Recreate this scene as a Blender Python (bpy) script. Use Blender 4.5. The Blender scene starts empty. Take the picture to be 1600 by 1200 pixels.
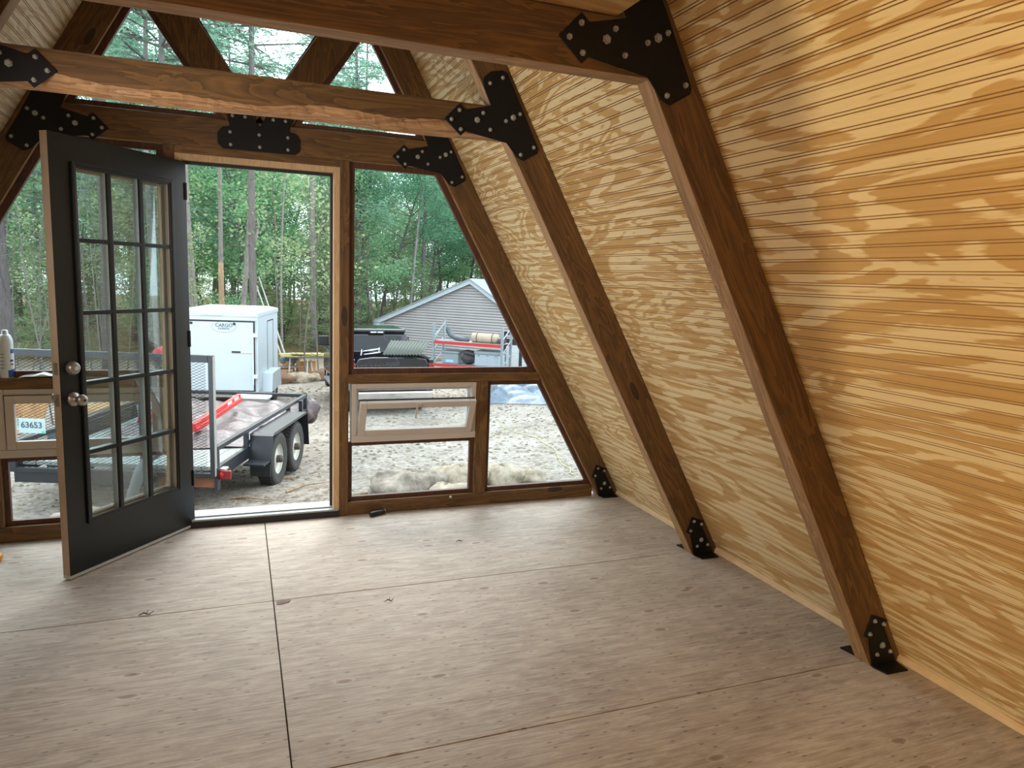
import bpy, bmesh, math, random
import numpy as np
from mathutils import Vector, Matrix
random.seed(7)
rng = np.random.default_rng(7)
S = bpy.context.scene
COL = S.collection

# ---------------------------------------------------------------- camera, sky, lights
cam = bpy.data.cameras.new('camera'); co = bpy.data.objects.new('camera', cam); COL.objects.link(co)
Rr = (0.934092, -0.355014, 0.037907); Ru = (0.016141, 0.148054, 0.988847); Rf = (0.356667, 0.923063, -0.144027)
M = Matrix(((Rr[0], Ru[0], -Rf[0], -0.1310), (Rr[1], Ru[1], -Rf[1], -4.3513), (Rr[2], Ru[2], -Rf[2], 1.4880), (0, 0, 0, 1)))
co.matrix_world = M
cam.sensor_width = 36.0; cam.lens = 1117.5 / 1600 * 36.0; cam.clip_start = 0.02; cam.clip_end = 400
S.camera = co
S.view_settings.view_transform = 'Standard'; S.view_settings.look = 'None'
S.view_settings.exposure = 0.0; S.view_settings.gamma = 1.0; S.view_settings.use_curve_mapping = False
try:
    S.cycles.max_bounces = 10; S.cycles.diffuse_bounces = 6; S.cycles.transparent_max_bounces = 24; S.cycles.glossy_bounces = 3
    S.cycles.sample_clamp_indirect = 6.0
except Exception: pass
W = bpy.data.worlds.new('overcast_sky'); S.world = W; W.use_nodes = True
wn = W.node_tree.nodes; wl = W.node_tree.links
bg = wn['Background']; bg.inputs['Color'].default_value = (0.84, 0.94, 1.0, 1); bg.inputs['Strength'].default_value = 4.2

def light(name, kind, loc, energy, color, rot=None, **kw):
    d = bpy.data.lights.new(name, kind); d.energy = energy; d.color = color
    for k, v in kw.items(): setattr(d, k, v)
    o = bpy.data.objects.new(name, d); o.location = loc
    if rot is not None: o.rotation_euler = rot
    COL.objects.link(o); return o
def aim(o, target):
    o.rotation_euler = (Vector(target) - o.location).to_track_quat('-Z', 'Y').to_euler()
sun = light('hazy_sun', 'SUN', (-3, 30, 26), 5.2, (1.0, 0.98, 0.95), angle=math.radians(50)); aim(sun, (0.5, 0, 0))
lamp = light('work_lamp', 'POINT', (-1.55, -4.22, 1.35), 220, (1.0, 0.82, 0.50), shadow_soft_size=0.012)
rear = light('rear_window_daylight', 'AREA', (0.0, -7.2, 1.25), 16, (1.0, 0.93, 0.82), shape='RECTANGLE', size=2.6, size_y=2.0); aim(rear, (0.0, 0.0, 1.0))  # added soft fill behind the camera; the back wall has no window

side = light('left_side_daylight', 'AREA', (-1.30, -2.05, 1.62), 17, (1.0, 0.96, 0.90), shape='RECTANGLE', size=0.5, size_y=0.6, spread=math.radians(100)); aim(side, (1.75, -0.40, 1.30))  # fill light added out of view to brighten the right wall bays

# ---------------------------------------------------------------- helpers
ORG = {}
class MB:
    def __init__(s, m=None): s.v = []; s.f = []; s.mi = []; s.M = m
    def add(s, vs, fs, mi=0):
        o = len(s.v)
        for p in vs:
            p = Vector(p); s.v.append(s.M @ p if s.M is not None else p)
        for f in fs: s.f.append([i + o for i in f]); s.mi.append(mi)
        return s
    def box(s, a, b, mi=0, rot=None, pivot=None):
        (x0, y0, z0), (x1, y1, z1) = a, b
        vs = [Vector(p) for p in ((x0,y0,z0),(x1,y0,z0),(x1,y1,z0),(x0,y1,z0),(x0,y0,z1),(x1,y0,z1),(x1,y1,z1),(x0,y1,z1))]
        if rot is not None:
            c = Vector(pivot) if pivot else (Vector(a) + Vector(b)) / 2
            vs = [c + rot @ (p - c) for p in vs]
        return s.add(vs, [(0,3,2,1),(4,5,6,7),(0,1,5,4),(1,2,6,5),(2,3,7,6),(3,0,4,7)], mi)
    def prism(s, pts, d, mi=0):
        n = len(pts); d = Vector(d); pts = [Vector(p) for p in pts]
        nrm = Vector((0, 0, 0))
        for i in range(n): nrm += pts[i].cross(pts[(i + 1) % n])
        if nrm.dot(d) > 0: pts = pts[::-1]
        vs = pts + [p + d for p in pts]
        fs = [tuple(range(n)), tuple(range(2 * n - 1, n - 1, -1))]
        for i in range(n):
            j = (i + 1) % n; fs.append((j, i, i + n, j + n))
        return s.add(vs, fs, mi)
    def tube(s, pts, r, n=6, mi=0, cap=True):
        pts = [Vector(p) for p in pts]; rs = r if isinstance(r, (list, tuple)) else [r] * len(pts)
        vs = []; fs = []; up = None
        for i, p in enumerate(pts):
            t = (pts[min(i + 1, len(pts) - 1)] - pts[max(i - 1, 0)])
            t = t.normalized() if t.length > 1e-9 else Vector((0, 0, 1))
            if up is None: up = t.orthogonal().normalized()
            up = (up - t * up.dot(t)); up = up.normalized() if up.length > 1e-6 else t.orthogonal().normalized()
            w = t.cross(up)
            for k in range(n):
                a = 2 * math.pi * k / n
                vs.append(p + (up * math.cos(a) + w * math.sin(a)) * rs[i])
        for i in range(len(pts) - 1):
            for k in range(n):
                k2 = (k + 1) % n
                fs.append((i*n+k, i*n+k2, (i+1)*n+k2, (i+1)*n+k))
        if cap:
            fs.append(tuple(range(n - 1, -1, -1))); fs.append(tuple((len(pts) - 1) * n + k for k in range(n)))
        return s.add(vs, fs, mi)
    def lathe(s, prof, c, axis, n=16, mi=0, cap=True):
        # prof: (radius, distance along axis) from c
        ax = Vector(axis).normalized(); u = ax.orthogonal().normalized(); w = ax.cross(u); c = Vector(c)
        vs = []; fs = []
        for r, h in prof:
            for k in range(n):
                a = 2 * math.pi * k / n
                vs.append(c + ax * h + (u * math.cos(a) + w * math.sin(a)) * max(r, 1e-4))
        for i in range(len(prof) - 1):
            for k in range(n):
                k2 = (k + 1) % n; fs.append((i*n+k, i*n+k2, (i+1)*n+k2, (i+1)*n+k))
        if cap: fs.append(tuple(range(n - 1, -1, -1))); fs.append(tuple((len(prof) - 1) * n + k for k in range(n)))
        return s.add(vs, fs, mi)
    def grid(s, fn, nu, nv, mi=0):
        vs = [fn(i / nu, j / nv) for j in range(nv + 1) for i in range(nu + 1)]
        fs = [(j*(nu+1)+i, j*(nu+1)+i+1, (j+1)*(nu+1)+i+1, (j+1)*(nu+1)+i) for j in range(nv) for i in range(nu)]
        return s.add(vs, fs, mi)
    def build(s, name, mat, parent=None, smooth=False, bevel=0, org=None, seg=2, kind=None):
        if parent is not None: o0 = ORG[parent.name]
        elif org is not None: o0 = Vector(org)
        else:
            xs = [p.x for p in s.v]; ys = [p.y for p in s.v]; zs = [p.z for p in s.v]
            o0 = Vector(((min(xs) + max(xs)) / 2, (min(ys) + max(ys)) / 2, min(zs)))
        me = bpy.data.meshes.new(name)
        me.from_pydata([p - o0 for p in s.v], [], s.f)
        for m in (mat if isinstance(mat, (list, tuple)) else [mat]): me.materials.append(m)
        me.polygons.foreach_set('material_index', s.mi)
        if smooth: me.polygons.foreach_set('use_smooth', [True] * len(me.polygons))
        me.update()
        o = bpy.data.objects.new(name, me); COL.objects.link(o)
        if parent is not None: o.parent = parent
        else: o.location = o0
        ORG[o.name] = o0
        if bevel:
            b = o.modifiers.new('bevel', 'BEVEL'); b.width = bevel; b.segments = seg; b.limit_method = 'ANGLE'; b.angle_limit = math.radians(40)
        if kind: o['kind'] = kind
        return o
def tag(o, label=None, cat=None, group=None, kind=None):
    if label: o['label'] = label
    if cat: o['category'] = cat
    if group: o['group'] = group
    if kind: o['kind'] = kind
    return o
def empty(name, loc, label=None, cat=None, group=None, kind=None):
    o = bpy.data.objects.new(name, None); COL.objects.link(o); o.location = loc; o.empty_display_size = .1
    ORG[o.name] = Vector(loc); return tag(o, label, cat, group, kind)
def copy_tree(o, parent=None):
    c = o.copy(); COL.objects.link(c)
    if parent is not None: c.parent = parent
    for ch in list(o.children): copy_tree(ch, c)
    return c
def text_obj(body, name, mat, parent, loc, xdir, zdir, size, extr=0.001, bold=0.0):
    cu = bpy.data.curves.new(name, 'FONT'); cu.body = body; cu.size = size; cu.extrude = extr; cu.offset = bold
    cu.align_x = 'CENTER'; cu.align_y = 'CENTER'
    t = bpy.data.objects.new('tmp_text', cu); COL.objects.link(t)
    dg = bpy.context.evaluated_depsgraph_get(); dg.update()
    me = bpy.data.meshes.new_from_object(t.evaluated_get(dg)); bpy.data.objects.remove(t)
    X = Vector(xdir).normalized(); Z = Vector(zdir).normalized(); Nn = X.cross(Z)
    mm = Matrix((X, Z, Nn)).transposed().to_4x4(); mm.translation = Vector(loc) - ORG[parent.name]
    me.transform(mm); me.materials.clear(); me.materials.append(mat); me.name = name
    o = bpy.data.objects.new(name, me); COL.objects.link(o); o.parent = parent; ORG[o.name] = ORG[parent.name]
    return o

# ---------------------------------------------------------------- materials
def lin(c):
    return tuple((x / 255 / 12.92) if x / 255 <= 0.04045 else ((x / 255 + 0.055) / 1.055) ** 2.4 for x in c) + (1,)
class NT:
    def __init__(s, name):
        s.m = bpy.data.materials.new(name); s.m.use_nodes = True; s.t = s.m.node_tree; s.n = s.t.nodes; s.l = s.t.links
        s.b = s.n['Principled BSDF']
    def node(s, t, **k):
        x = s.n.new(t)
        for a, v in k.items(): setattr(x, a, v)
        return x
    def set(s, sock, v):
        if isinstance(v, bpy.types.NodeSocket): s.l.new(v, sock)
        else: sock.default_value = v
    def math(s, op, a, b=None, clamp=False):
        x = s.node('ShaderNodeMath', operation=op, use_clamp=clamp); s.set(x.inputs[0], a)
        if b is not None: s.set(x.inputs[1], b)
        return x.outputs[0]
    def dot(s, v, d):
        x = s.node('ShaderNodeVectorMath', operation='DOT_PRODUCT'); s.set(x.inputs[0], v); x.inputs[1].default_value = d
        return x.outputs['Value']
    def comb(s, a, b, c):
        x = s.node('ShaderNodeCombineXYZ'); s.set(x.inputs[0], a); s.set(x.inputs[1], b); s.set(x.inputs[2], c); return x.outputs[0]
    def obj(s): return s.node('ShaderNodeTexCoord').outputs['Object']
    def rnd(s): return s.node('ShaderNodeObjectInfo').outputs['Random']
    def noise(s, vec, scale, detail=2, rough=.5, dist=0):
        x = s.node('ShaderNodeTexNoise'); s.set(x.inputs['Vector'], vec); s.set(x.inputs['Scale'], scale)
        x.inputs['Detail'].default_value = detail; x.inputs['Roughness'].default_value = rough; x.inputs['Distortion'].default_value = dist
        return x.outputs['Fac']
    def ramp(s, f, stops, interp='LINEAR'):
        x = s.node('ShaderNodeValToRGB'); s.set(x.inputs['Fac'], f); cr = x.color_ramp; cr.interpolation = interp
        while len(cr.elements) < len(stops): cr.elements.new(0.5)
        for e, (p, c) in zip(cr.elements, stops): e.position = p; e.color = c if len(c) == 4 else lin(c)
        return x.outputs['Color']
    def mix(s, f, a, b, mode='MIX'):
        x = s.node('ShaderNodeMix', data_type='RGBA', blend_type=mode); s.set(x.inputs[0], f); s.set(x.inputs[6], a); s.set(x.inputs[7], b)
        return x.outputs[2]
    def bump(s, h, strength=.2, dist=.01):
        x = s.node('ShaderNodeBump'); x.inputs['Strength'].default_value = strength; x.inputs['Distance'].default_value = dist
        s.set(x.inputs['Height'], h); s.l.new(x.outputs[0], s.b.inputs['Normal'])
    def out(s, col=None, rough=None, metal=None, spec=None):
        if col is not None: s.set(s.b.inputs['Base Color'], col)
        if rough is not None: s.set(s.b.inputs['Roughness'], rough)
        if metal is not None: s.set(s.b.inputs['Metallic'], metal)
        if spec is not None: s.set(s.b.inputs['Specular IOR Level'], spec)
        return s.m
K = 0.5638; NK = math.hypot(1, K)
def plain(name, c, rough=.5, metal=0.0, var=.08, scale=18, spec=.5):
    t = NT(name); c = lin(c)
    n = t.noise(t.obj(), scale, 3)
    d = tuple(x * (1 - var) for x in c[:3]) + (1,); e = tuple(min(1, x * (1 + var)) for x in c[:3]) + (1,)
    return t.out(t.ramp(n, [(.3, d), (.7, e)]), rough, metal, spec)
def timber(name, grain, across, dark=(60, 40, 18), light=(126, 90, 46), rough=.6, knots=True):
    t = NT(name); o = t.obj(); r = t.math('MULTIPLY', t.rnd(), 37.0)
    g = t.dot(o, grain); a = t.dot(o, across); h = t.dot(o, tuple(Vector(grain).cross(Vector(across))))
    v = t.comb(t.math('ADD', t.math('MULTIPLY', g, .6), r), t.math('MULTIPLY', a, 5.0), t.math('MULTIPLY', h, 5.0))
    n1 = t.noise(v, 2.2, 4, .55, .6)
    rings = t.math('FRACT', t.math('MULTIPLY', n1, 9.0))
    fine = t.noise(t.comb(t.math('MULTIPLY', g, 2.0), t.math('MULTIPLY', a, 90.0), t.math('MULTIPLY', h, 90.0)), 1.0, 2)
    f = t.math('ADD', t.math('MULTIPLY', rings, .35), t.math('ADD', t.math('MULTIPLY', n1, .45), t.math('MULTIPLY', fine, .25)))
    col = t.ramp(f, [(.2, dark), (.5, tuple((p + q) / 2 for p, q in zip(dark, light))), (.85, light)])
    if knots:
        vo = t.node('ShaderNodeTexVoronoi'); t.set(vo.inputs['Vector'], t.comb(t.math('ADD', t.math('MULTIPLY', g, 1.3), r), t.math('MULTIPLY', a, 4.0), t.math('MULTIPLY', h, 4.0))); vo.inputs['Scale'].default_value = 1.1
        kf = t.math('LESS_THAN', vo.outputs['Distance'], .085)
        col = t.mix(t.math('MULTIPLY', kf, .75), col, lin(tuple(x * .45 for x in dark)))
    t.bump(fine, .25, .004)
    return t.out(col, rough)
def plywood(name, grain, across, light=(228, 206, 160), dark=(188, 152, 98), bands=7.0, gs=1.0, cs=4.6):
    t = NT(name); o = t.obj(); r = t.math('MULTIPLY', t.rnd(), 91.0)
    g = t.dot(o, grain); a = t.dot(o, across)
    v = t.comb(t.math('ADD', t.math('MULTIPLY', g, gs), r), t.math('MULTIPLY', a, cs), r)
    n = t.noise(v, 1.25, 3, .5, .9)
    jag = t.noise(t.comb(t.math('MULTIPLY', g, 9.0), t.math('MULTIPLY', a, 85.0), r), 1.0, 3, .65)
    n2 = t.math('ADD', n, t.math('MULTIPLY', t.math('SUBTRACT', jag, .5), .085))
    tri = t.math('PINGPONG', t.math('MULTIPLY', n2, t.math('ADD', bands - 2.5, t.math('MULTIPLY', t.rnd(), 5.0))), .5)
    msk = t.ramp(tri, [(.20, (1, 1, 1, 1)), (.29, (0, 0, 0, 1))])
    fine = t.noise(t.comb(t.math('MULTIPLY', g, 3.0), t.math('MULTIPLY', a, 160.0), r), 1.0, 2)
    big = t.noise(v, .6, 1)
    c1 = t.mix(fine, lin(tuple(x * .93 for x in light)), lin(light)); c2 = t.mix(fine, lin(tuple(x * .93 for x in dark)), lin(tuple(min(255, x * 1.06) for x in dark)))
    col = t.mix(msk, c1, c2)
    col = t.mix(t.math('MULTIPLY', big, .22), col, lin(tuple(x * .8 for x in dark)), 'MIX')
    t.bump(fine, .12, .003)
    return t.out(col, .55, spec=.3)
def floor_ply():
    t = NT('weathered_floor_plywood'); o = t.obj(); r = t.math('MULTIPLY', t.rnd(), 53.0)
    g = t.dot(o, (1, 0, 0)); a = t.dot(o, (0, 1, 0))
    v = t.comb(t.math('ADD', t.math('MULTIPLY', g, 2.2), r), t.math('MULTIPLY', a, 13.0), r)
    n = t.noise(v, 1.7, 6, .68, 1.8)
    fine = t.noise(t.comb(t.math('MULTIPLY', g, 5.0), t.math('MULTIPLY', a, 120.0), r), 1.0, 4, .7)
    blot = t.noise(t.comb(g, a, r), 1.7, 4, .6)
    dust = t.noise(t.comb(t.math('MULTIPLY', g, 3.0), t.math('MULTIPLY', a, 9.0), r), 3.0, 5, .7)
    f = t.math('ADD', t.math('MULTIPLY', n, .34), t.math('ADD', t.math('MULTIPLY', fine, .42), t.math('MULTIPLY', blot, .26)))
    col = t.ramp(f, [(.34, (124, 111, 100)), (.5, (168, 155, 142)), (.66, (198, 189, 176))])
    col = t.mix(t.ramp(dust, [(.5, (0, 0, 0, 1)), (.75, (.5, .5, .5, 1))]), col, lin((208, 203, 192)))
    # knots, plugs and dark scars
    vo = t.node('ShaderNodeTexVoronoi', voronoi_dimensions='2D'); t.set(vo.inputs['Vector'], t.comb(t.math('ADD', t.math('MULTIPLY', g, 1.0), r), t.math('MULTIPLY', a, 2.2), r)); vo.inputs['Scale'].default_value = 3.0
    k1 = t.ramp(vo.outputs['Distance'], [(.05, (1, 1, 1, 1)), (.10, (0, 0, 0, 1))])
    sel = t.math('GREATER_THAN', t.dot(vo.outputs['Color'], (1, 0, 0)), .70)
    col = t.mix(t.math('MULTIPLY', t.math('MULTIPLY', k1, sel), .55), col, lin((112, 82, 72)))
    ringk = t.ramp(vo.outputs['Distance'], [(.09, (0, 0, 0, 1)), (.105, (1, 1, 1, 1)), (.13, (0, 0, 0, 1))])
    col = t.mix(t.math('MULTIPLY', t.math('MULTIPLY', ringk, sel), .35), col, lin((216, 196, 178)))
    v2 = t.node('ShaderNodeTexVoronoi', voronoi_dimensions='2D'); t.set(v2.inputs['Vector'], t.comb(t.math('ADD', t.math('MULTIPLY', g, 2.0), r), t.math('MULTIPLY', a, 9.0), r)); v2.inputs['Scale'].default_value = 3.6
    s2 = t.math('MULTIPLY', t.math('LESS_THAN', v2.outputs['Distance'], .07), t.math('GREATER_THAN', t.dot(v2.outputs['Color'], (0, 1, 0)), .55))
    col = t.mix(t.math('MULTIPLY', s2, .7), col, lin((70, 50, 42)))
    t.bump(t.math('ADD', fine, t.math('MULTIPLY', n, .6)), .35, .006)
    return t.out(col, t.math('ADD', .48, t.math('MULTIPLY', blot, .2)), spec=.35)
def glass_mat(name, haze=.012, tint=(247, 251, 253), refl=.16):
    t = NT(name); nd = t.n; out = [x for x in nd if x.type == 'OUTPUT_MATERIAL'][0]
    nd.remove(t.b)
    tr = t.node('ShaderNodeBsdfTransparent'); tr.inputs[0].default_value = lin(tint)
    gl = t.node('ShaderNodeBsdfGlossy'); gl.inputs['Roughness'].default_value = .02
    df = t.node('ShaderNodeBsdfDiffuse'); df.inputs[0].default_value = lin((200, 200, 195))
    fr = t.node('ShaderNodeFresnel'); fr.inputs['IOR'].default_value = 1.45
    m1 = t.node('ShaderNodeMixShader'); t.set(m1.inputs[0], t.math('MULTIPLY', fr.outputs[0], refl)); t.l.new(tr.outputs[0], m1.inputs[1]); t.l.new(gl.outputs[0], m1.inputs[2])
    dn = t.noise(t.obj(), 6, 4, .6)
    m2 = t.node('ShaderNodeMixShader'); t.set(m2.inputs[0], t.math('MULTIPLY', dn, haze * 2)); t.l.new(m1.outputs[0], m2.inputs[1]); t.l.new(df.outputs[0], m2.inputs[2])
    t.l.new(m2.outputs[0], out.inputs['Surface']); return t.m
def leaf_mat(name, cols, tr=.45):
    t = NT(name); out = [x for x in t.n if x.type == 'OUTPUT_MATERIAL'][0]; t.n.remove(t.b)
    ri = t.node('ShaderNodeNewGeometry').outputs['Random Per Island']
    f = t.math('ADD', t.math('MULTIPLY', ri, .7), t.math('MULTIPLY', t.rnd(), .3))
    c = t.ramp(f, [(i / (len(cols) - 1), k) for i, k in enumerate(cols)])
    d = t.node('ShaderNodeBsdfDiffuse'); x = t.node('ShaderNodeBsdfTranslucent'); t.set(d.inputs[0], c); t.set(x.inputs[0], c)
    m = t.node('ShaderNodeMixShader'); m.inputs[0].default_value = tr; t.l.new(d.outputs[0], m.inputs[1]); t.l.new(x.outputs[0], m.inputs[2])
    t.l.new(m.outputs[0], out.inputs['Surface']); return t.m
def bark_mat(name, a, b):
    t = NT(name); o = t.obj()
    v = t.comb(t.math('MULTIPLY', t.dot(o, (1, 0, 0)), 14.0), t.math('MULTIPLY', t.dot(o, (0, 1, 0)), 14.0), t.math('MULTIPLY', t.dot(o, (0, 0, 1)), 2.2))
    n = t.noise(v, 1.5, 5, .65, .4); t.bump(n, .6, .03)
    big = t.noise(o, .9, 2)
    return t.out(t.mix(t.math('MULTIPLY', big, .5), t.ramp(n, [(.3, a), (.65, b)]), lin(tuple(min(255, x * 1.2) for x in b))), .9, spec=.2)
SLR = (-K / NK, 0, 1 / NK); SLL = (K / NK, 0, 1 / NK)
m_tx = timber('stained_timber_lengthwise', (1, 0, 0), (0, 0, 1))
m_tz = timber('stained_timber_upright', (0, 0, 1), (1, 0, 0))
m_tr = timber('stained_timber_right_slope', SLR, (1 / NK, 0, K / NK))
m_tl = timber('stained_timber_left_slope', SLL, (1 / NK, 0, -K / NK))
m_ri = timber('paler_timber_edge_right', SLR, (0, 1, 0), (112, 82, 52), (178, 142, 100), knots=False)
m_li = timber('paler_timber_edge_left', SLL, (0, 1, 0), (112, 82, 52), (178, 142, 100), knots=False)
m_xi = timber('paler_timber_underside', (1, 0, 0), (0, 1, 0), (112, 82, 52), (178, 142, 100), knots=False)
m_stop = timber('dark_glazing_stop', (0, 0, 1), (1, 0, 0), (58, 32, 18), (92, 56, 32), knots=False)
m_wane = timber('debarked_wane_wood', (1, 0, 0), (0, 0, 1), (104, 70, 42), (188, 148, 104), knots=False)
m_plr = plywood('beadboard_plywood_right', (0, 1, 0), SLR)
m_pll = plywood('beadboard_plywood_left', (0, 1, 0), SLL, (216, 200, 172), (190, 166, 132))
m_plloft = plywood('loft_plywood', (1, 0, 0), (0, 1, 0), (206, 178, 132), (180, 146, 100))
m_groove = plain('routed_groove', (160, 122, 80), .8)
m_edge = plain('pale_plywood_edge', (206, 178, 138), .7)
m_floor = floor_ply()
m_sub = plain('dark_subfloor', (52, 34, 26), .9)
m_glass = glass_mat('window_glass'); m_dglass = glass_mat('dusty_door_glass', .03, (240, 247, 248), .4)
m_black = plain('black_powder_coat', (12, 12, 14), .55, 0.0, .05, 30, .3)
m_bolt = plain('zinc_bolt', (160, 162, 158), .45, .5)
m_doorblk = plain('black_door_paint', (17, 22, 24), .32, 0, .06, 3, .4)
m_primer = plain('tan_primer', (180, 163, 144), .6, 0, .05, 8)
m_jamb = timber('unpainted_pine_jamb', (0, 0, 1), (1, 0, 0), (176, 142, 104), (208, 178, 140), knots=False)
m_nickel = plain('satin_nickel', (150, 147, 142), .3, .7, .03)
m_rubber = plain('dark_weatherstrip', (38, 36, 36), .7)
m_alu = plain('aluminium_threshold', (158, 168, 172), .4, .3, .05)
m_vinyl = plain('beige_vinyl', (182, 173, 164), .5, 0, .04, 6)
m_spacer = plain('grey_glazing_spacer', (186, 194, 198), .5, 0)

# ---------------------------------------------------------------- cabin shell
XI, XO, XW = 2.232, 2.4035, 2.4045
YB = -7.4
def xin(z): return XI - K * z
def xout(z): return XO - K * z
floor = MB().box((-2.5, YB, -.16), (2.5, .12, -.018)).build('floor', m_sub, kind='structure')
ys = [.088, -1.100, -2.320, -3.540, -4.760, -5.98, -7.2]
for i in range(6):
    cuts = [-2.44, 0.0, 2.44] if i != 3 else [-2.44, -1.22, 1.22, 2.44]
    for a, b in zip(cuts[:-1], cuts[1:]):
        g = .0022
        MB().box((a + g, ys[i + 1] + g, -.018), (b - g, ys[i] - g, random.uniform(-.0015, 0))).build('plywood_sheet', m_floor, floor, bevel=.0015, seg=1)
# chipped corner filled dark at the sheet crossing
def wall(side):
    s = 1 if side == 'right' else -1
    top = XW / K
    root = MB().prism([(s * (XW + .014), YB, 0), (s * (XW + .16), YB, 0), (s * .02, YB, top + .30), (s * .02, YB, top + .02)], (0, .09 - YB, 0)).build('wall_' + side, m_edge, kind='structure')
    nrm = Vector((-s / NK, 0, -K / NK))
    up = Vector((-s * K / NK, 0, 1 / NK))
    base = Vector((s * XW, 0, 0)); ltot = top * NK / 1.0 * (1.0)
    slope_len = math.hypot(XW, top)
    bays = [(.04, -1.107), (-1.107, -2.327), (-2.327, -4.767), (-4.767, -7.28)]
    rows = [(0.025, 1.172), (1.174, 3.61), (3.612, slope_len - .02)]
    for y1, y0 in bays:
        for r0, r1 in rows:
            mb = MB(); prof = []
            d = r0; prof.append((d, 0))
            g0 = math.ceil(r0 / .0408) * .0408
            gpos = []
            q = g0 + .02
            while q < r1 - .03: gpos.append(q); q += .0408
            for gp in gpos:
                prof += [(gp - .0058, 0), (gp - .0042, .004), (gp - .0026, .0004), (gp + .0026, .0004), (gp + .0042, .004), (gp + .0058, 0)]
            prof.append((r1, 0))
            vs = []
            for (d, e) in prof:
                p = base + up * d - nrm * e
                vs.append((p.x, y0 + .001, p.z)); vs.append((p.x, y1 - .001, p.z))
            n = len(prof); bk = base + up * r0 - nrm * .013; bk2 = base + up * r1 - nrm * .013
            vs += [(bk.x, y0 + .001, bk.z), (bk.x, y1 - .001, bk.z), (bk2.x, y0 + .001, bk2.z), (bk2.x, y1 - .001, bk2.z)]
            fs = [((2*i, 2*i+1, 2*i+3, 2*i+2) if s > 0 else (2*i, 2*i+2, 2*i+3, 2*i+1)) for i in range(n - 1)]
            fs += [(0, 1, 2*n+1, 2*n), (2*n-2, 2*n-1, 2*n+3, 2*n+2)]
            mb.add(vs, fs); mb.mi = [1 if (i < n - 1 and abs(prof[i][1] - prof[i + 1][1]) > .003) else 0 for i in range(len(fs))]
            mb.build('beadboard_panel', [m_plr if s > 0 else m_pll, m_groove], root)
    bb = MB().prism([(s * (XW - .026), 0, .0), (s * (XW + .0), 0, 0), (s * (XW - .0145), 0, .025), (s * (XW - .024), 0, .017)], (0, YB, 0)).build('baseboard_' + side, m_edge, kind='structure')
    return root
wall('right'); wall('left')
MB().prism([(-2.4, YB, 0), (2.4, YB, 0), (0, YB, 4.25)], (0, -.1, 0)).build('wall_back', m_pll, kind='structure')
# unseen panel added beside the camera to shade the room's front from the lamp
MB().prism([(-2.33, -3.90, 0), (-1.10, -3.90, 0), (-1.10, -3.90, 2.16), (-1.12, -3.90, 2.16)], (0, -.09, 0)).build('wall_partition', m_pll, kind='structure')
# loft deck seen from below
ceil = MB().box((-.935, -7.3, 2.275), (.935, -2.30, 2.292)).build('ceiling', m_plloft, kind='structure')
MB().box((.30, -2.365, 2.2652), (.92, -3.6, 2.2749)).build('plywood_sheet', m_plloft, ceil)
MB().box((-.92, -2.365, 2.2652), (.298, -3.6, 2.2749)).build('plywood_sheet', m_plloft, ceil)

TW = .078
frame_names = {0: 'gable wall', 1: 'middle of the room', 2: 'loft edge'}
def rafter(s, y, where):
    pts = [(s * XI, y, 0), (s * XO, y, 0), (s * .001, y, XO / K), (s * .001, y, XI / K)]
    sd = 'right' if s > 0 else 'left'
    mb = MB().prism(pts, (0, TW, 0))
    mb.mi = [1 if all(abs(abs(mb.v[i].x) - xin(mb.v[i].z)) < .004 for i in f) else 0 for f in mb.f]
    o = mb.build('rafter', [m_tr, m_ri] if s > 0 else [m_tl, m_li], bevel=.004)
    tag(o, f'brown stained sloping timber rafter on the {sd} side, {where}', 'rafter', 'sloping timber rafters')
YF = [0.0, -1.146, -2.366]
wh = ['against the glazed gable', 'the middle one between gable and loft', 'nearest one, under the loft edge']
for i, y in enumerate(YF):
    for s in (1, -1): rafter(s, y, wh[i])
# collar ties
def tie(y, z0, z1, name='collar_tie'):
    mb = MB().prism([(-xin(z0), y, z0), (xin(z0), y, z0), (xin(z1), y, z1), (-xin(z1), y, z1)], (0, TW, 0))
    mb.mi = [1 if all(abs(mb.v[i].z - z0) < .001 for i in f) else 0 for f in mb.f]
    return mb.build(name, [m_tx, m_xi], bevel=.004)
tag(tie(YF[0], 2.134, 2.290), 'brown stained collar beam over the open door', 'beam', 'horizontal collar beams')
tag(tie(YF[2], 2.104, 2.2645), 'nearest straight-edged collar beam carrying the plywood loft', 'beam', 'horizontal collar beams')
# waney-edged middle tie
mb = MB(); NX = 90; zt = 2.262; y0 = YF[1]; vs = []; fs = []; mi = []
for i in range(NX + 1):
    u = i / NX; x = -1 + 2 * u
    wz = .045 + .012 * math.sin(u * 9 + 1) + .008 * math.sin(u * 23) + random.uniform(-.003, .003)
    if u < .04 or u > .94: wz *= .9
    zb = 2.118 + .004 * math.sin(u * 14)
    xb, xm, xt = xin(zb) * x, xin(zb + wz) * x, xin(zt) * x
    bul = .010 + .006 * math.sin(u * 31) + random.uniform(-.002, .002)
    vs += [(xt, y0, zt), (xm, y0, zb + wz), (xin(zb) * x, y0 + TW * .45 - bul, zb + wz * .42 - bul * .4), (xb, y0 + TW * .86, zb), (xb, y0 + TW, zb + .004), (xt, y0 + TW, zt)]
for i in range(NX):
    for k in range(6):
        a = i * 6 + k; b = i * 6 + (k + 1) % 6
        fs.append((a, a + 6, b + 6, b)); mi.append(1 if k in (1, 2, 3) else 0)
fs += [tuple(range(6)), tuple(NX * 6 + k for k in range(5, -1, -1))]; mi += [0, 0]
mb.add(vs, fs); mb.mi = mi
tag(mb.build('collar_tie', [m_tx, m_wane]), 'collar beam with a rough debarked waney lower edge', 'beam', 'horizontal collar beams')

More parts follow.
